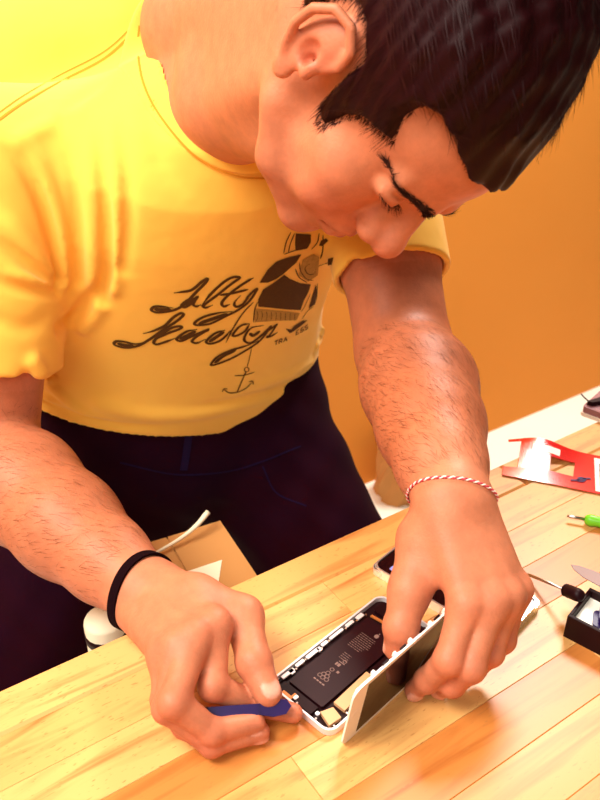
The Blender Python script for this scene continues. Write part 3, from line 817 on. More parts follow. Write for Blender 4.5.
# sailor figure
fill(PV, c2([(302, 72), (385, 78), (384, 120), (368, 150), (300, 166), (298, 120)]))
fill(PV, c2([(105, 340), (150, 268), (196, 226), (250, 205), (332, 186), (306, 230), (240, 288), (196, 320), (150, 340)]))
fill(PV, c2([(176, 345), (240, 298), (268, 318), (330, 345), (384, 350), (372, 390), (345, 440), (328, 490), (250, 486), (98, 470), (98, 430), (124, 378)]))
fill(PV, c2([(396, 400), (412, 350), (418, 400), (405, 460), (372, 478), (385, 440)]))
fill(PV, c2([(484, 210), (512, 204), (502, 244), (480, 246)])); fill(PV, c2([(440, 110), (470, 98), (484, 112), (450, 140), (430, 138)]))
fill(PL, c2([(84, 482), (200, 492), (324, 506), (306, 545), (190, 548), (76, 556)]))
fill(PL, c2([(340, 215), (400, 185), (432, 200), (422, 300), (370, 335), (318, 300)]))
for L_ in ([(276, 64), (250, 120), (236, 182)], [(296, 70), (272, 130), (262, 176)], [(430, 70), (420, 120), (386, 160)], [(452, 80), (452, 160), (438, 210)], [(236, 186), (300, 164), (366, 152)],
           [(425, 250), (450, 240), (480, 232)], [(370, 240), (352, 262), (368, 292), (400, 292), (410, 262), (392, 240), (370, 240)], [(322, 230), (330, 280), (362, 320), (398, 328)], [(300, 265), (320, 310), (364, 340)],
           [(72, 556), (80, 482), (100, 440)], [(420, 345), (412, 440), (372, 482)], [(330, 500), (350, 470), (382, 400)], [(336, 540), (362, 500), (400, 468)]):
    stroke(PV, c2(L_), .0007)
for k in range(9):
    stroke(PV, c2([(90 + 26 * k, 492 + 2 * k), (96 + 25 * k, 520), (88 + 26 * k, 548)]), .0004)
# small caption under the figure
fill(PV, c2([(246, 590), (276, 596), (300, 572), (340, 548), (366, 546), (330, 576), (290, 606), (270, 616)]))
CH = {'T': [[(0, 0), (1, 0)], [(.5, 0), (.5, 1)]], 'R': [[(0, 1), (0, 0), (.8, 0), (.8, .5), (0, .5)], [(.4, .5), (.9, 1)]], 'A': [[(0, 1), (.5, 0), (1, 1)], [(.2, .65), (.8, .65)]],
      'E': [[(.9, 0), (0, 0), (0, 1), (.9, 1)], [(0, .5), (.7, .5)]], 'S': [[(.9, 0), (.1, 0), (.1, .5), (.9, .5), (.9, 1), (0, 1)]]}
def small_text(txt, x0, y0, ux, uy, cw, chh):
    for i, ch in enumerate(txt):
        for seg in CH[ch]:
            pts = [(x0 + (i * 1.35 * cw + a * cw) * ux[0] + b * chh * uy[0], y0 + (i * 1.35 * cw + a * cw) * ux[1] + b * chh * uy[1]) for a, b in seg]
            for a, b in zip(pts, pts[1:]): stroke(PV, [a, ((a[0] + b[0]) / 2, (a[1] + b[1]) / 2), b], .0007, False, 2)
small_text('TRA', 274.5, 341, (.93, -.35), (-.1, 1), 3.6, 4.2); small_text('ESS', 296, 330.5, (.88, -.47), (-.1, 1), 3.6, 4.2)
def used_only(mb):
    k = sorted({i for f in mb.f for i in f}); r = {j: i for i, j in enumerate(k)}
    mb.v = [mb.v[j] for j in k]; mb.f = [[r[i] for i in f] for f in mb.f]; return mb
used_only(PV).build('chest_print', M['print'], tshirt); used_only(PL).build('chest_print', M['print_light'], tshirt)

M['denim_blue'] = mat('navy_denim', (0.010, 0.003, 0.024, 1), .85, .1)
# ------------------------------------------------------------------ jeans, shoes
PE = TP0 + np.array([0, .01, -.035])
HIPL = PE + LPEL * .085 + UP * -.05; HIPR = PE - LPEL * .085 + UP * -.05
KNL = np.array([.075, .88, -.36]); ANL = np.array([.08, .97, -.80]); KNR = np.array([-.41, .79, -.42]); ANR = np.array([-.36, .90, -.80])
def jeans_f(P, k=1):
    ax = np.stack([LPEL, -np.cross(UP, LPEL), UP], 1)
    d = ell(P, PE, (.205, .128, .15), ax)
    d = smin(d, rc(P, PE + np.array([.0, -.03, -.10]), PE + np.array([-.02, -.03, -.20]), .11, .07), .06)
    d = smin(d, rc(P, HIPL, KNL, .115, .10), .06); d = smin(d, rc(P, HIPR, KNR, .12, .105), .06)
    d = smin(d, rc(P, KNL, ANL, .09, .060), .02); d = smin(d, rc(P, KNR, ANR, .09, .060), .02)
    w_ = np.sin(P[:, 0] * 90 + 30 * P[:, 2]) * np.sin(P[:, 2] * 70 + P[:, 1] * 40) * .0022
    d = np.maximum(d + w_, -.845 - P[:, 2])
    return np.maximum(d, np.maximum(P[:, 2] - .045, -9))
jv, jf = surface(jeans_f, (-.52, .62, -.86), (.16, 1.26, .08), .006)
jeans = mk('jeans', jv, jf, M['jeans'], person, smooth=True); tag(jeans, 'dark navy denim jeans')
for An in (ANL, ANR):
    fw = unit(np.array([.5, -.85, 0])); c0 = np.array([An[0], An[1], -TZ])
    ax = np.stack([np.cross(fw, UP), fw, UP], 1)
    def shoe_f(P, k=1):
        d = ell(P, c0 + fw * .06 + UP * .035, (.05, .14, .055), ax); d = smin(d, rc(P, c0 + UP * .05, c0 + UP * .11, .05, .05), .03)
        return np.maximum(d, -TZ + .02 - P[:, 2])
    v, f_ = surface(shoe_f, c0 + np.array([-.2, -.25, 0]), c0 + np.array([.2, .2, .18]), .006)
    sh = mk('shoe', v, f_, M['shoe'], person, smooth=True)
    out = [c0 + fw * (.06 + .143 * math.sin(a)) + np.cross(fw, UP) * .053 * math.cos(a) for a in np.linspace(0, 2 * math.pi, 24, endpoint=False)]
    MB().prism(out, UP * .025).build('sole', M['sole'], sh)
# belt loop and front seam of the jeans
def on_jeans(px):
    p = trace(lambda Q: jeans_f(Q), px, .6); g = grad(lambda Q: jeans_f(Q), p, .002); return p + g * .002, g

for path, wd, nm in (([(188, 436), (186, 452), (183, 470)], .005, 'belt_loop'), ([(120, 462), (180, 474), (240, 468), (300, 446)], .0012, 'waistband_seam'), ([(262, 466), (276, 492), (306, 506)], .0010, 'pocket_seam')):
    P_, g_ = on_jeans(spline(path, 8)); v, f_ = ribbon(P_, g_, wd); mk(nm, v, f_, M['denim_blue'], jeans)

# ------------------------------------------------------------------ hair
HPOLY = np.array([(110, 70), (86, 68), (75, 71), (64, 74), (51, 73), (43, 65), (46, 53), (58, 39), (49, 31), (39, 23), (34, 10), (37, -12), (28, -17), (19, -12), (15, 4), (12, 22), (9, 38), (-10, 44), (-26, 38), (-33, 20), (-35, -10), (-44, -36), (-70, -46), (-150, -46), (-150, 170), (110, 170)], float)
def poly_sd(y, z):
    """signed distance to the hair outline in side view, + inside"""
    best = np.full(len(y), 1e9); ins = np.zeros(len(y), bool)
    for (ay, az), (by, bz) in zip(HPOLY, np.roll(HPOLY, -1, 0)):
        ey, ez = by - ay, bz - az; t = np.clip(((y - ay) * ey + (z - az) * ez) / (ey * ey + ez * ez), 0, 1)
        best = np.minimum(best, (y - ay - t * ey) ** 2 + (z - az - t * ez) ** 2)
        cr = ((az > z) != (bz > z))
        xi = (by - ay) * (z - az) / np.where(bz == az, 1e-9, bz - az) + ay
        ins ^= cr & (y < xi)
    return np.where(ins, 1, -1) * np.sqrt(best)
def hair_mm(q):
    d = ell(q, (0, -12, 44), (75, 97, 82)); d = smin(d, ell(q, (0, 33, 46), (61, 64, 49)), 20); d = smin(d, ell(q, (0, 38, -28), (53, 52, 66)), 22)
    sd = poly_sd(q[:, 1], q[:, 2])
    m = np.clip((sd + 1.5) / 6, 0, 1); m = m * m * (3 - 2 * m)
    top = np.clip((q[:, 2] - 35) / 60, 0, 1); front = np.clip((q[:, 1] - 20) / 60, 0, 1)
    T = 6 + 15 * top - 15 * top * front + 1.3 * np.sin(q[:, 0] * .35 + 2 * np.sin(q[:, 1] * .06)) * top + .8 * np.sin(q[:, 1] * .5 + q[:, 2] * .3)
    return d - (T * m - (1 - m) * 5)
def hair_f(P, k=1): return hair_mm((P - HP) @ HM * 1000) / 1000
c0 = hw((0, -10, 50))
hv, hf = surface(hair_f, c0 - .16, c0 + .16, .0025)
hair = mk('hair', hv, hf, M['hair'], person, smooth=True); tag(hair, 'short dark combed hair')
def strands(name, root, nrm, dirs, length, lift, width, mt, parent, seg=3, jitter=.35):
    n = len(root); d = dirs + rng.normal(0, jitter, (n, 3)); d -= nrm * (np.einsum('ij,ij->i', d, nrm))[:, None]; d /= np.linalg.norm(d, axis=1, keepdims=True)
    L = length * rng.uniform(.6, 1.25, n); s = np.cross(d, nrm); V = []; F = []
    for k in range(seg + 1):
        t = k / seg
        c = root + d * (L * t)[:, None] + nrm * (lift * L * (t - .75 * t * t))[:, None]
        wd = width * (1 - .85 * t)
        V.append(c - s * wd); V.append(c + s * wd)
    V = np.stack(V, 1).reshape(-1, 3); b = np.arange(n)[:, None] * (2 * (seg + 1))
    F = np.concatenate([np.stack([b[:, 0] + 2 * k, b[:, 0] + 2 * k + 1, b[:, 0] + 2 * k + 3, b[:, 0] + 2 * k + 2], 1) for k in range(seg)])
    o = mk(name, V, F, mt, parent); return o
q = (hv - HP) @ HM * 1000; sd = poly_sd(q[:, 1], q[:, 2])
sel = np.flatnonzero((sd > 1.0) & ~((q[:, 1] > 66) & (q[:, 2] < 105))); sel = rng.choice(sel, 8000)
hn = grad(lambda P: hair_f(P), hv[sel], .002)
qq = q[sel]
dl = np.stack([np.sign(qq[:, 0]) * .25, np.where(qq[:, 2] > 60, .9, .35), np.where(qq[:, 2] > 60, .15, -.9)], 1)
st_ = strands('hair_strands', hv[sel], hn, dl @ HM.T, .016, .12, .00025, M['hair'], hair, 3, .07); tag(st_, kind='stuff')
# sideburn and hairline fringe rooted in the skin
def head_n(P): return grad(lambda Q: head(Q), P, .0015)
hq = (bv - HP) @ HM * 1000; inh = np.linalg.norm(bv - REG[0][1], axis=1) < .15
sdh = poly_sd(hq[:, 1], hq[:, 2]); sel = np.flatnonzero(inh & (sdh > -.4) & (sdh < 3) & (np.abs(hq[:, 0]) < 76)); sel = rng.choice(sel, 2600)
dl = np.stack([0 * sel, np.where(hq[sel, 2] > 60, -.2, .45), np.where(hq[sel, 2] > 60, .8, -.8)], 1)
st_ = strands('hair_strands', bv[sel], head_n(bv[sel]), dl @ HM.T, .006, .15, .0002, M['hair'], hair, 2, .2); tag(st_, kind='stuff')
# eyebrows and lashes
for sx in (-1, 1):
    t = rng.uniform(0, 1, 520); off = rng.normal(0, 1, 520)
    r0 = np.stack([sx * (8 + 43 * t), 0 * t, 26 + 6 * np.sin(t * 2.4) - 4 * t + off * (2.9 - 1.9 * t)], 1)
    # drop the roots onto the brow ridge
    y = np.full(520, 120.0)
    for _ in range(60):
        p = np.stack([r0[:, 0], y, r0[:, 2]], 1); y = y - head_mm(HP + (p / 1000) @ HM.T) * .8
    root = HP + (np.stack([r0[:, 0], y, r0[:, 2]], 1) / 1000) @ HM.T
    dl = np.stack([np.full(520, sx * .9), 0 * t, .35 - .7 * t], 1)
    b_ = strands('eyebrow', root, head_n(root), dl @ HM.T, .009, .25, .00042, M['brow'], person, 2, .2)
    t = rng.uniform(0, 1, 70)
    r0 = np.stack([sx * (19 + 24 * t), 91.5 - 9 * (t - .35) ** 2 * 1.5 - 2.5 * t, 9.8 + 2.5 * t], 1)
    root = HP + (r0 / 1000) @ HM.T
    dl = np.stack([sx * (t - .4) * .8, np.full(70, .9), np.full(70, -.5)], 1)
    strands('eyelashes', root, np.tile(HZ, (70, 1)), dl @ HM.T, .008, .4, .0003, M['brow'], person, 2, .12)

# ------------------------------------------------------------------ forearm hair, wrist bands
def forearm_hair(El, Wr, fn, n, lo_t, hi_t):
    ax = unit(Wr - El); t = ((bv - El) @ ax) / np.linalg.norm(Wr - El)
    rad = np.linalg.norm(bv - El - ax * ((bv - El) @ ax)[:, None], axis=1)
    s_ = np.flatnonzero((t > lo_t) & (t < hi_t) & (rad < .075)); s_ = rng.choice(s_, n)
    nn = grad(fn, bv[s_], .0015); sd_ = np.cross(nn, ax)
    o = strands('arm_hair', bv[s_], nn, ax + sd_ * .55, .012, .15, .00014, M['armhair'], person, 2, .28); tag(o, kind='stuff')
forearm_hair(ELR, WRR, lambda P: arm_r(P), 1700, .05, .93); forearm_hair(ELL, WRL, lambda P: arm_l(P), 2400, .08, .97)
def band(name, Wr, El, off, tilt, r, mt, wid, fnb, twist=None):
    """closed loop lying on the skin round the wrist"""
    ax = unit(unit(Wr - El) + np.asarray(tilt)); c = Wr + unit(Wr - El) * off
    u = unit(np.cross(ax, (0, 0, 1.0))); v = np.cross(ax, u); ring = []
    for a in np.linspace(0, 2 * math.pi, 72, endpoint=False):
        d_ = math.cos(a) * u + math.sin(a) * v; lo_, hi_ = .004, .075
        for _ in range(24):
            m_ = (lo_ + hi_) / 2
            if fnb((c + d_ * m_)[None])[0] < 0: lo_ = m_
            else: hi_ = m_
        ring.append((c, d_, hi_))
    return ring, ax
fr_ = lambda P: smin(arm_r(P), hand_r(P), .010); fl_ = lambda P: smin(arm_l(P), hand_l(P), .010)
ring, ax = band('wrist_band', WRR, ELR, .004, (.18, .0, .25), 0, None, 0, fr_)
mb = MB(); n = len(ring); V = []
for c, d_, h in ring:
    for (o_, e_) in ((-.0045, .0002), (-.0045, .0022), (.0045, .0022), (.0045, .0002)): V.append(c + d_ * (h + e_) + ax * o_)
mb.add(V, [(4 * i + k, 4 * ((i + 1) % n) + k, 4 * ((i + 1) % n) + (k + 1) % 4, 4 * i + (k + 1) % 4) for i in range(n) for k in range(4)])
tag(mb.build('wrist_band', M['band'], person), 'flat black woven wrist band')
ring, ax = band('cord', WRL, ELL, .002, (-.22, .0, -.5), 0, None, 0, fl_)
base = np.array([c + d_ * (h + .0010) for c, d_, h in ring]); base = np.vstack([base, base[:1]])
M['pinkred'] = mat('red_cord', srgb(214, 70, 84), .7, .2); M['cordw'] = mat('white_cord', srgb(250, 225, 214), .7, .2)
cord = None
for ph, mt, nm in ((0, 'cordw', 'wrist_cord'), (math.pi, 'pinkred', 'wrist_cord')):
    pts = spline(base, 5); k = np.arange(len(pts)); t = np.gradient(pts, axis=0); t /= np.linalg.norm(t, axis=1, keepdims=True)
    s_ = np.cross(t, ax); a = k * .55 + ph
    pp = pts + (s_ * np.cos(a)[:, None] + ax * np.sin(a)[:, None]) * .0006
    o = MB().tube(pp, .0007, 6).build(nm, M[mt], person, True); tag(o, 'twisted white wrist cord' if ph == 0 else 'twisted red wrist cord')
# ------------------------------------------------------------------ opened phone
FB = Zp(267, 688, 0); FL = Zp(378, 600, 0) - FB; FL[2] = 0; FL = unit(FL); FW = np.array([FL[1], -FL[0], 0])
def ph(u, v, z): return FB + FL * u / 1000 + FW * v / 1000 + UP * z / 1000
def flat(pts, z0, z1): return MB().prism([ph(u, v, z0) for u, v in pts][::-1], UP * (z1 - z0) / 1000)
def ring_wall(outer, inner, z0, z1, f):
    n = len(outer); V = [f(a, b, z0) for a, b in outer] + [f(a, b, z1) for a, b in outer] + [f(a, b, z1) for a, b in inner] + [f(a, b, z0) for a, b in inner]
    F = []
    for k in range(4):
        for i in range(n):
            F.append((k * n + i, ((k + 1) % 4) * n + i, ((k + 1) % 4) * n + (i + 1) % n, k * n + (i + 1) % n))
    return MB().add(V, F)
def rr_at(u0, v0, w_, h_, r, seg=5): return [(u0 + a, v0 + b) for a, b in round_rect(w_, h_, r, seg)]
phone = empty('opened_phone', ph(69, 33.5, 0)); tag(phone, 'opened smartphone lying on the bench with black battery and circuit parts exposed', 'phone')
back = flat(rr_at(.5, .5, 137.3, 66.1, 8.5), 0, 1.0).build('back_plate', M['alu'], phone)
ring_wall(rr_at(0, 0, 138.3, 67.1, 9), rr_at(1.7, 1.7, 134.9, 63.7, 7.5), .2, 6.4, ph).build('rim', M['alu'], phone)
flat(rr_at(1.9, 1.9, 134.5, 63.3, 7.3), 1.0, 2.0).build('inner_tray', M['pcb'], phone)
batt = flat(rr_at(14, 10, 95, 36, 1.5, 2), 2.0, 5.2).build('battery', M['batt'], phone); tag(batt, 'black battery with pale printed symbols')
lab = MB()
def dash(u, v, w_, h_): lab.add([ph(u, v, 5.26), ph(u + w_, v, 5.26), ph(u + w_, v + h_, 5.26), ph(u, v + h_, 5.26)], [(0, 3, 2, 1)])
def words(u0, v0, count, lines):          # rows of fine print, running across the battery
    for r_ in range(lines):
        v = v0; end = v0 + count * random.uniform(.75, 1.0)
        while v < end:
            L_ = random.uniform(1.0, 3.2); dash(u0 - r_ * 2.2, v, .5, min(L_, end - v)); v += L_ + .7
words(92, 18, 17, 9); words(66, 22, 10, 4)
def circ(u, v, r, n=14, w_=.35):
    for k in range(n):
        a, b = 2 * math.pi * k / n, 2 * math.pi * (k + .8) / n
        lab.add([ph(u + q * math.cos(t), v + q * math.sin(t), 5.26) for q, t in ((r - w_, a), (r - w_, b), (r + w_, b), (r + w_, a))], [(0, 1, 2, 3)])
for c in ((35, 27), (38.2, 25.2), (38.2, 28.8), (41.2, 27), (35.4, 30.6), (35.4, 23.6)): circ(*c, 1.7)
for k in range(4): dash(29.5 - 0, 22 + 3 * k, 1.2, 2.2)
circ(46, 27, 1.6); dash(51.5, 24.5, 3.2, 1.6); dash(51.5, 26.6, 3.2, 2.4); dash(56, 25, .8, 6); circ(59, 29, 1.5); dash(46, 31, 2.2, 2.2)
# fruit mark near the top of the battery
mark = [(98 + 2.3 * x, 30 + 2.1 * y) for x, y in [(-1.1, -.35), (-1.0, -.65), (-.5, -1.0), (.1, -1.05), (.6, -.85), (.85, -.3), (.7, 0), (.85, .3), (.78, .62), (.35, .55), (.1, .72), (-.2, .8), (-.6, .75), (-1.0, .5), (-1.1, .3), (-1.0, 0)]]
lab.add([ph(u, v, 5.26) for u, v in mark], [list(range(len(mark)))[::-1]]); dash(100.6, 29.6, 1.5, .9)
lab.build('battery_print', M['ink'], batt)
flat([(10, 48), (20, 52), (17.5, 62.5), (6, 61)], 2.0, 5.4).build('haptic_motor', M['tan'], phone)
flat([(24, 49), (64, 47.5), (64, 58), (24, 60)], 2.0, 4.9).build('board_shield', M['tan'], phone)
flat([(66, 48), (106, 48), (106, 62), (66, 62)], 2.0, 4.6).build('logic_board', M['black'], phone)
flat(rr_at(3.5, 8, 8.5, 36, 1, 2), 2.0, 5.0).build('speaker', M['black'], phone)
flat([(111.5, 11), (114, 11), (116.5, 38), (114, 38)], 4.4, 5.6).build('top_flex', M['gold'], phone)
flat(rr_at(119, 8, 14, 15, 2, 3), 2.0, 5.6).build('camera_module', M['black'], phone)
flat(rr_at(120, 30, 12, 22, 1, 2), 2.0, 5.0).build('ear_board', M['pcb'], phone)
for (u, v, w_, h_) in [(12, 3.2, 13, 3.2), (28, 2.8, 9, 3), (40, 2.8, 14, 3.4), (58, 2.6, 7, 3), (68, 2.8, 16, 2.6), (88, 2.6, 9, 3.2), (101, 2.8, 8, 4), (124, 24.5, 5, 4), (113, 40, 4, 6), (6, 46, 3, 3), (4.5, 24, 4, 3), (20, 3, 4, 5), (52, 3.4, 4, 4)]:
    flat(rr_at(u, v, w_, h_, .6, 2), 4.6, 5.7).build('bracket', M['alu'], phone)
for (u, v) in [(6, 5.5), (26, 6.5), (38, 5), (56, 6.2), (66, 5), (86, 5.8), (99, 6.5), (110, 7.5), (117, 27), (134, 12), (134, 30), (134, 54), (3.2, 30), (3.2, 50), (8, 64), (23, 63.2), (30, 64), (45, 64), (60, 64)]:
    flat([(u + .9 * math.cos(a), v + .9 * math.sin(a)) for a in np.linspace(0, 2 * math.pi, 8, endpoint=False)], 4.8, 6.0).build('screw', M['steel'], phone)
flat([(2.5, 14), (5, 14), (5, 22), (9, 22), (9, 24), (2.5, 24)], 4.9, 5.3).build('dock_flex', M['gold'], phone)

# raised display, standing on its long side beside the housing
PA = Zp(340, 747, 0); AL = math.radians(99)
PT = -math.cos(AL) * FW + math.sin(AL) * UP; PN = math.sin(AL) * FW + math.cos(AL) * UP
def pn(u, t, n): return PA + FL * u / 1000 + PT * t / 1000 + PN * n / 1000
def slab(pts, n0, n1): return MB().prism([pn(u, t, n0) for u, t in pts], PN * (n1 - n0) / 1000)
disp = empty('display_panel', pn(69, 0, 0)); tag(disp, 'white-bezelled phone display held upright at the edge of the opened phone', 'phone display')
slab(rr_at(0, .3, 138.0, 67, 8.5), -.6, .9).build('front_glass', M['white'], disp)
slab(rr_at(15.5, 4.2, 107, 58.6, .4, 1), .9, 1.0).build('screen', M['glass'], disp)
slab([(8 + 5 * math.cos(a), 33.8 + 5 * math.sin(a)) for a in np.linspace(0, 2 * math.pi, 24, endpoint=False)], .9, 1.05).build('home_button', M['white'], disp)
slab(rr_at(3, 3, 132, 61, 6), -2.2, -.6).build('metal_backing', M['alu'], disp)
for u in (22, 46, 64, 88, 106, 120):
    slab([(u, 63), (u + 2.6, 63), (u + 2.6, 66.8), (u, 66.8)], -3.6, -.6).build('clip', M['white'], disp)
for u in (34, 54, 77, 95):
    slab([(u, 64), (u + 6, 64), (u + 6, 65.8), (u, 65.8)], -3.0, -.6).build('clip_bracket', M['black'], disp)

# ------------------------------------------------------------------ prying pick in the right hand
pick = empty('prying_pick', Zp(235, 706, .012)); tag(pick, 'small purple prying pick with a black butt pinched in the right hand', 'pry tool')
a0 = Zp(206, 715, .027); a1 = Zp(291, 706, .0225); px_ = unit(a1 - a0); pz_ = unit(np.array([0, -.55, .8]) - px_ * (np.array([0, -.55, .8]) @ px_)); py_ = np.cross(pz_, px_)
LN = np.linalg.norm(a1 - a0)
def pk(s_, t_, n_): return a0 + px_ * s_ * LN + py_ * t_ + pz_ * n_
MB().prism([pk(0, -.0050, -.0015), pk(.52, -.0040, -.0015), pk(.62, -.0036, -.0015), pk(.62, .0036, -.0015), pk(.52, .0040, -.0015), pk(0, .0050, -.0015)], pz_ * .0042).build('handle', M['purple'], pick)
MB().prism([pk(.60, -.0036, -.001), pk(.78, -.0062, -.001), pk(.93, -.0052, -.001), pk(1.0, .0, -.001), pk(.95, .0048, -.001), pk(.78, .0062, -.001), pk(.60, .0036, -.001)], pz_ * .003).build('blade', M['purple'], pick)
MB().prism([pk(-.10, -.0045, -.0025), pk(.02, -.0052, -.0025), pk(.02, .0052, -.0025), pk(-.10, .0045, -.0025), pk(-.13, .002, -.0025), pk(-.13, -.002, -.0025)], pz_ * .006).build('butt', M['black'], pick)

# ------------------------------------------------------------------ second phone in a clear bumper, under the left hand
C0 = np.array([.066, .562, 0]); U2 = np.array([.731, -.682, 0]); V2 = np.array([.682, .731, 0])
def p2(u, v, z): return C0 + U2 * u / 1000 + V2 * v / 1000 + UP * z / 1000
ph2 = empty('cased_phone', p2(68, 33, 0)); tag(ph2, 'dark smartphone in a clear bumper case lying under the left hand', 'phone')
MB().prism([p2(u, v, 1.2) for u, v in rr_at(1.6, 1.6, 132.8, 62.8, 8)], UP * .0072).build('phone_body', M['black'], ph2)
MB().prism([p2(u, v, 8.4) for u, v in rr_at(2.6, 2.6, 130.8, 60.8, 7)], UP * .0004).build('screen', M['glass'], ph2)
MB().prism([p2(u, v, 8.8) for u, v in [(14, 8), (30, 6), (30, 14), (14, 14)]], UP * .0001).build('screen_reflection', M['lilac'], ph2)  # pale lilac patch: a reflection on the dark screen, put in as colour
ring_wall(rr_at(0, 0, 136, 66, 10), rr_at(1.6, 1.6, 132.8, 62.8, 8), 0, 10.0, p2).build('bumper', M['clear'], ph2)
for (u, v) in ((0, 0), (122, 0), (0, 52), (122, 52)):
    ring_wall(rr_at(u - .8, v - .8, 15.6, 15.6, 6), rr_at(u + .2, v + .2, 13.6, 13.6, 5), 1.0, 8.0, p2).build('bumper_corner', M['clear'], ph2)

# ------------------------------------------------------------------ red plastic card with cut-outs
def cr(x, y): return (490 + x / 5.4545, 380 + y / 5.4545)
def card(pts, z): return [Zp(*cr(x, y), z) for x, y in pts]
o_ = Zp(*cr(65, 500), .001); ux = unit(Zp(*cr(600, 610), .001) - o_); uy = np.cross(UP, ux)
def cz(p):                   # the warped far edge lifts off the bench a little
    s_ = (p - o_) @ ux; v_ = max((p - o_) @ uy, 0); return .0012 + v_ * .17 * math.exp(-((s_ - .032) / .030) ** 2)
def to_card(pts): return [np.array([p[0], p[1], 0]) for p in card(pts, .001)]
redc = empty('red_card', o_ * np.array([1, 1, 0])); tag(redc, 'thin glossy red plastic card with cut-outs lying by the bench edge', 'card')
def sheet(name, mt, quads, z0, th, parent):
    mb = MB()
    for q in quads:
        P4 = to_card(q); n = 20
        grid = []
        for i in range(n + 1):
            for j in (0, 1):
                e0 = P4[0] + (P4[1] - P4[0]) * i / n; e1 = P4[3] + (P4[2] - P4[3]) * i / n
                p = e0 if j == 0 else e1; grid.append(p + UP * (cz(p) + z0))
        V = grid + [g + UP * th for g in grid]; m_ = len(grid); F = []
        for i in range(n):
            a, b, c, d_ = 2 * i, 2 * i + 2, 2 * i + 3, 2 * i + 1
            F += [(a, b, c, d_)[::-1] if False else (m_ + d_, m_ + c, m_ + b, m_ + a), (a, b, c, d_), (a, m_ + a, m_ + b, b), (d_, c, m_ + c, m_ + d_)]
        F += [(0, 1, m_ + 1, m_), (2 * n, m_ + 2 * n, m_ + 2 * n + 1, 2 * n + 1)]
        mb.add(V, F)
    o = mb.build(name, mt, parent, False); return o
EXT = (840, 462); EXB = (840, 664)
TOPL = [(98, 338), (170, 350), (168, 362), (98, 350)]
sheet('card_sheet', M['red'], [[(98, 338), (330, 374), (330, 386), (98, 350)], [(166, 360), (330, 386), (322, 505), (148, 490)], [(68, 475), (150, 490), (322, 505), (560, 540), (560, 616), (65, 520)][:0] or [(68, 475), (322, 505), (315, 566), (65, 520)],
      [(330, 374), (600, 418), (590, 478), (330, 440)], [(462, 458), (590, 478), (580, 556), (452, 530)], [(322, 505), (580, 556), (574, 620), (315, 566)],
      [(600, 418), EXT, EXB, (574, 620)]], 0, .0007, redc)
sheet('glare_strip', M['white'], [[(228, 385), (380, 407), (376, 436), (226, 410)]], .0008, .0002, redc)  # strip of glare on the card, laid on as a white sheet
sheet('picture_frame', M['white'], [[(567, 430), (760, 464), (764, 640), (575, 610)]], .0008, .0002, redc)
sheet('picture', M['black'], [[(595, 462), (735, 486), (738, 612), (598, 586)]], .0011, .0002, redc)
sq = MB()
for pts in ([(440, 545), (470, 546), (500, 540), (530, 536), (550, 538)], [(478, 536), (500, 532), (520, 540), (505, 552), (484, 550), (480, 540)]):
    p_ = [Zp(*cr(x, y), .0030) for x, y in pts]; s_ = spline(p_, 5); v, f_ = ribbon(s_, np.tile(UP, (len(s_), 1)), .0012); sq.add(v, f_)
sq.build('ink_mark', M['blue_ink'], redc)

# ------------------------------------------------------------------ loose phone back part near the bench edge
gad = empty('phone_frame_piece', Zp(600, 425, 0)); tag(gad, 'mauve and white phone frame piece with a dark bracket beyond the red card', 'phone part')
g0 = Zp(579, 415, 0); gx = unit(Zp(600, 422.5, 0) - g0); gy = np.cross(UP, gx)
def gp(u, v, z): return g0 + gx * u / 1000 + gy * v / 1000 + UP * z / 1000
MB().prism([gp(u, v, 0) for u, v in rr_at(0, 0, 118, 58, 6)], UP * .0045).build('white_tray', M['white'], gad)
MB().prism([gp(u, v, 4.5) for u, v in rr_at(1.5, 1.5, 115, 55, 5)], UP * .008).build('mauve_shell', M['mauve'], gad)
MB().prism([gp(u, v, 12.5) for u, v in [(4, 8), (10, 8), (24, 30), (40, 10), (47, 12), (26, 48), (20, 48)]], UP * .006).build('bracket', M['black'], gad)
MB().prism([gp(u, v, 12.5) for u, v in [(30, 36), (70, 30), (72, 50), (34, 54)]], UP * .012).build('camera_block', M['black'], gad)
MB().tube([gp(4, 12, 16), gp(-3, 14, 18), gp(-8, 16, 20)], .0009, 6).build('wire', M['black'], gad)

# ------------------------------------------------------------------ screwdrivers, blade, tray
def tool(name, label, p0, p1, shaft, rs, handle_len, rh, mh, group=None):
    ax_ = unit(p1 - p0); t = empty(name, (p0 + p1) / 2 - UP * rh); tag(t, label, 'screwdriver', group)
    MB().tube([p0, p0 + ax_ * .003, p0 + ax_ * shaft], [rs * .5, rs, rs], 10).build('shaft', M['steel'], t, True)
    h0 = p0 + ax_ * shaft
    prof = [(0, .55), (.02, .8), (.06, 1), (.12, .86), (.2, 1), (.8, 1), (.93, .9), (1, .5)]
    hd = MB().tube([h0 + ax_ * handle_len * a for a, b in prof], [rh * b for a, b in prof], 14).build('handle', mh, t, True)
    return t, hd, h0, ax_
t, hd, h0, ax_ = tool('green_screwdriver', 'short green-handled screwdriver lying beside the red card', Zp(567, 516, .006), Zp(600, 522, .006), .017, .0017, .095, .0062, M['green'])
sd_ = unit(np.cross(ax_, UP))
for k in range(6):
    a = math.pi * k / 3; r_ = (sd_ * math.cos(a) + UP * math.sin(a)) * .0060
    MB().tube([h0 + ax_ * .022 + r_, h0 + ax_ * .075 + r_], .0009, 6).build('grip_rib', M['green'], hd)
tool('black_screwdriver', 'thin steel driver bit with short black grip leaning on the black tray', Zp(527, 574, .0025), Zp(573, 593, .026), .050, .0014, .020, .0058, M['black'])
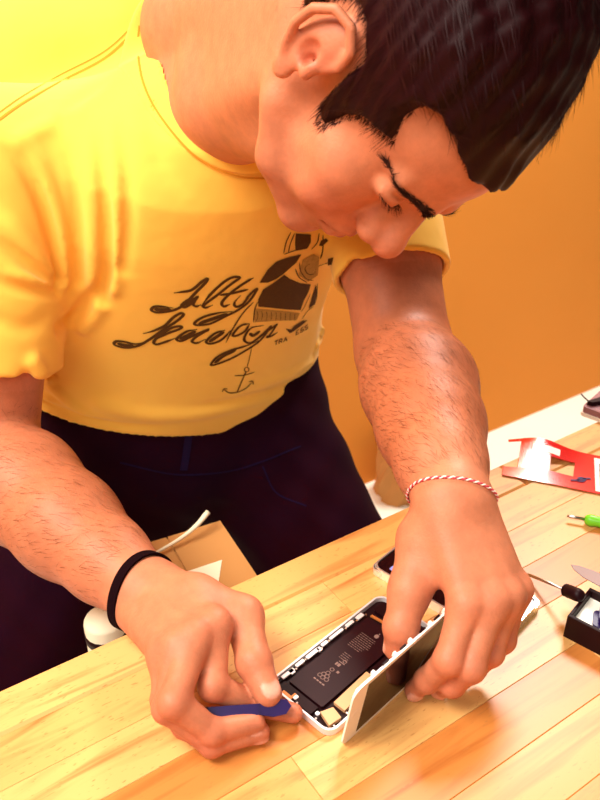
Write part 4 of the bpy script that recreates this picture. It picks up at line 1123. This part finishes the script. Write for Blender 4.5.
# tray
k0 = Zp(563, 636, 0); kx = unit(Zp(600, 655.5, 0) - k0); ky = np.cross(UP, kx)
def kp(u, v, z): return k0 + kx * u / 1000 + ky * v / 1000 + UP * z / 1000
tray = empty('black_tray', kp(45, 28, 0)); tag(tray, 'small black open box with a white lining at the bench side', 'tray')
MB().prism([kp(u, v, 0) for u, v in ((0, 0), (90, 0), (90, 44), (0, 44))], UP * .002).build('bottom', M['black'], tray)
for (u, v, w_, h_) in ((0, 0, 90, 3), (0, 41, 90, 3), (0, 3, 3, 38), (87, 3, 3, 38)):
    MB().frame_box(kp(u, v, 2), kx * w_ / 1000, ky * h_ / 1000, UP * .022, .0006).build('side', M['black'], tray)
MB().prism([kp(u, v, 2) for u, v in ((3.2, 3.2), (86.8, 3.2), (86.8, 40.8), (3.2, 40.8))], UP * .014).build('white_lining', M['white'], tray)
for i, (u, v, an, tl) in enumerate([(22, 20, 20, 4), (30, 27, 75, 5), (25, 24, 140, 3), (36, 22, 200, 4)]):
    w3 = []
    for k in range(3):
        a = math.radians(an + 120 * k)
        for da in (-28, -14, 0, 14, 28): w3.append((u + 6.2 * math.cos(a) + 4.2 * math.cos(a + math.radians(da * 2)), v + 6.2 * math.sin(a) + 4.2 * math.sin(a + math.radians(da * 2))))
    z0 = 16.1 + 2.7 * i
    o = MB().prism([kp(a, b, z0) for a, b in w3], UP * .0024).build('guitar_pick', M['purple'])
    tag(o, ['purple triangular opening pick lowest in the black tray', 'purple triangular opening pick second from the bottom of the tray pile', 'purple triangular opening pick third from the bottom of the tray pile', 'purple triangular opening pick topmost in the black tray'][i], 'opening pick', 'purple picks in the black tray')
b0 = Zp(571, 565, .030); b1 = Zp(600, 580, .034); bx_ = unit(b1 - b0); by_ = unit(np.cross(UP, bx_))
blade = empty('steel_spatula', b0 + bx_ * .06 - UP * .03); tag(blade, 'grey steel spatula blade resting across the black tray', 'spatula')
MB().prism([b0 + bx_ * u + by_ * v for u, v in [(0, .000), (.006, -.0042), (.018, -.0075), (.05, -.0085), (.09, -.006), (.09, .006), (.05, .0085), (.018, .0065), (.006, .0035)]], UP * .0007).build('blade', M['blade_steel'], blade)
MB().prism([b0 + bx_ * u + by_ * v for u, v in [(.088, -.006), (.16, -.009), (.19, -.005), (.19, .005), (.16, .009), (.088, .006)]], UP * .006).build('handle', M['black'], blade)

# ------------------------------------------------------------------ carton and roll between the man and the bench
kc = Zp(221, 521, -.07); kd = Zp(256, 573, -.07); ke = Zp(112, 590, -.07)
cu = unit(kd - kc); cu[2] = 0; cu = unit(cu); cvv = np.array([-cu[1], cu[0], 0]); cvv = cvv if cvv @ (ke - kc) > 0 else -cvv
def cp(u, v, z): return np.array([kc[0], kc[1], 0]) + cu * u + cvv * v + UP * z
carton = empty('cardboard_carton', cp(.09, .1, -TZ)); tag(carton, 'tall brown cardboard carton with a white label between the man and the bench', 'carton')
MB().frame_box(cp(0, 0, -TZ), cu * .11, cvv * .13, UP * (TZ - .072), 0).build('carton_body', M['cardboard'], carton)
MB().frame_box(cp(0, .001, -.072), cu * .11, cvv * .063, UP * .003).build('flap', M['cardboard'], carton)
MB().frame_box(cp(0, .066, -.072), cu * .11, cvv * .063, UP * .003).build('flap', M['cardboard'], carton)
lb = [Zp(x, y, -.0688) for x, y in ((186, 572), (222, 560), (218, 586), (196, 592))]
MB().prism(lb, UP * .0004).build('label', M['paper'], carton)
fp = [Zp(208, 512, -.045), Zp(196, 526, -.052), Zp(178, 540, -.060), Zp(150, 556, -.064)]
fs = spline(fp, 5); v, f_ = ribbon(fs, np.tile(unit(np.array([.3, .6, .7])), (len(fs), 1)), np.linspace(.004, .003, len(fs)))
MB().tube(fs, np.linspace(.0032, .0015, len(fs)), 8).build('paper_strip', M['paper'], carton, True)
roll = empty('paper_roll', Zp(104, 618, -.06) * np.array([1, 1, 0]) - UP * TZ); tag(roll, 'white paper roll with a black band standing beside the carton', 'paper roll')
rb = Zp(104, 618, -.06)
MB().tube([np.array([rb[0], rb[1], z]) for z in (-TZ, -.064, -.06)], [.020, .020, .0185], 20).build('roll', M['paper'], roll, True)
MB().tube([np.array([rb[0], rb[1], z]) for z in (-.085, -.075)], .0205, 20).build('band', M['black'], roll, True)
bag = empty('paper_bag', AB(.95, WALLN - .16, -TZ)); tag(bag, 'crumpled brown paper bag on the floor by the wall', 'paper bag')
bc = Zp(384, 478, -TZ)
bc = bc + N_ * ((WALLN - .10) - bc @ N_)
mb = MB(); V = []; n = 20
for k, (z, r_) in enumerate(((0, .085), (.06, .088), (.12, .078), (.16, .082), (.165, .074))):
    for i in range(n):
        a = 2 * math.pi * i / n; q_ = r_ * (1 + .10 * math.sin(5 * a + 2 * k) + .06 * math.sin(9 * a - k)); V.append(bc + np.array([math.cos(a) * q_, math.sin(a) * q_ * .8, 0]) * 1.0 + UP * (z - bc[2] - TZ))
mb.add(V, [list(range(n))[::-1], list(range(4 * n, 5 * n))] + [(k * n + i, k * n + (i + 1) % n, (k + 1) * n + (i + 1) % n, (k + 1) * n + i) for k in range(4) for i in range(n)])
bag.location = (bc[0], bc[1], 0)
mb.build('bag_body', M['cardboard'], bag)
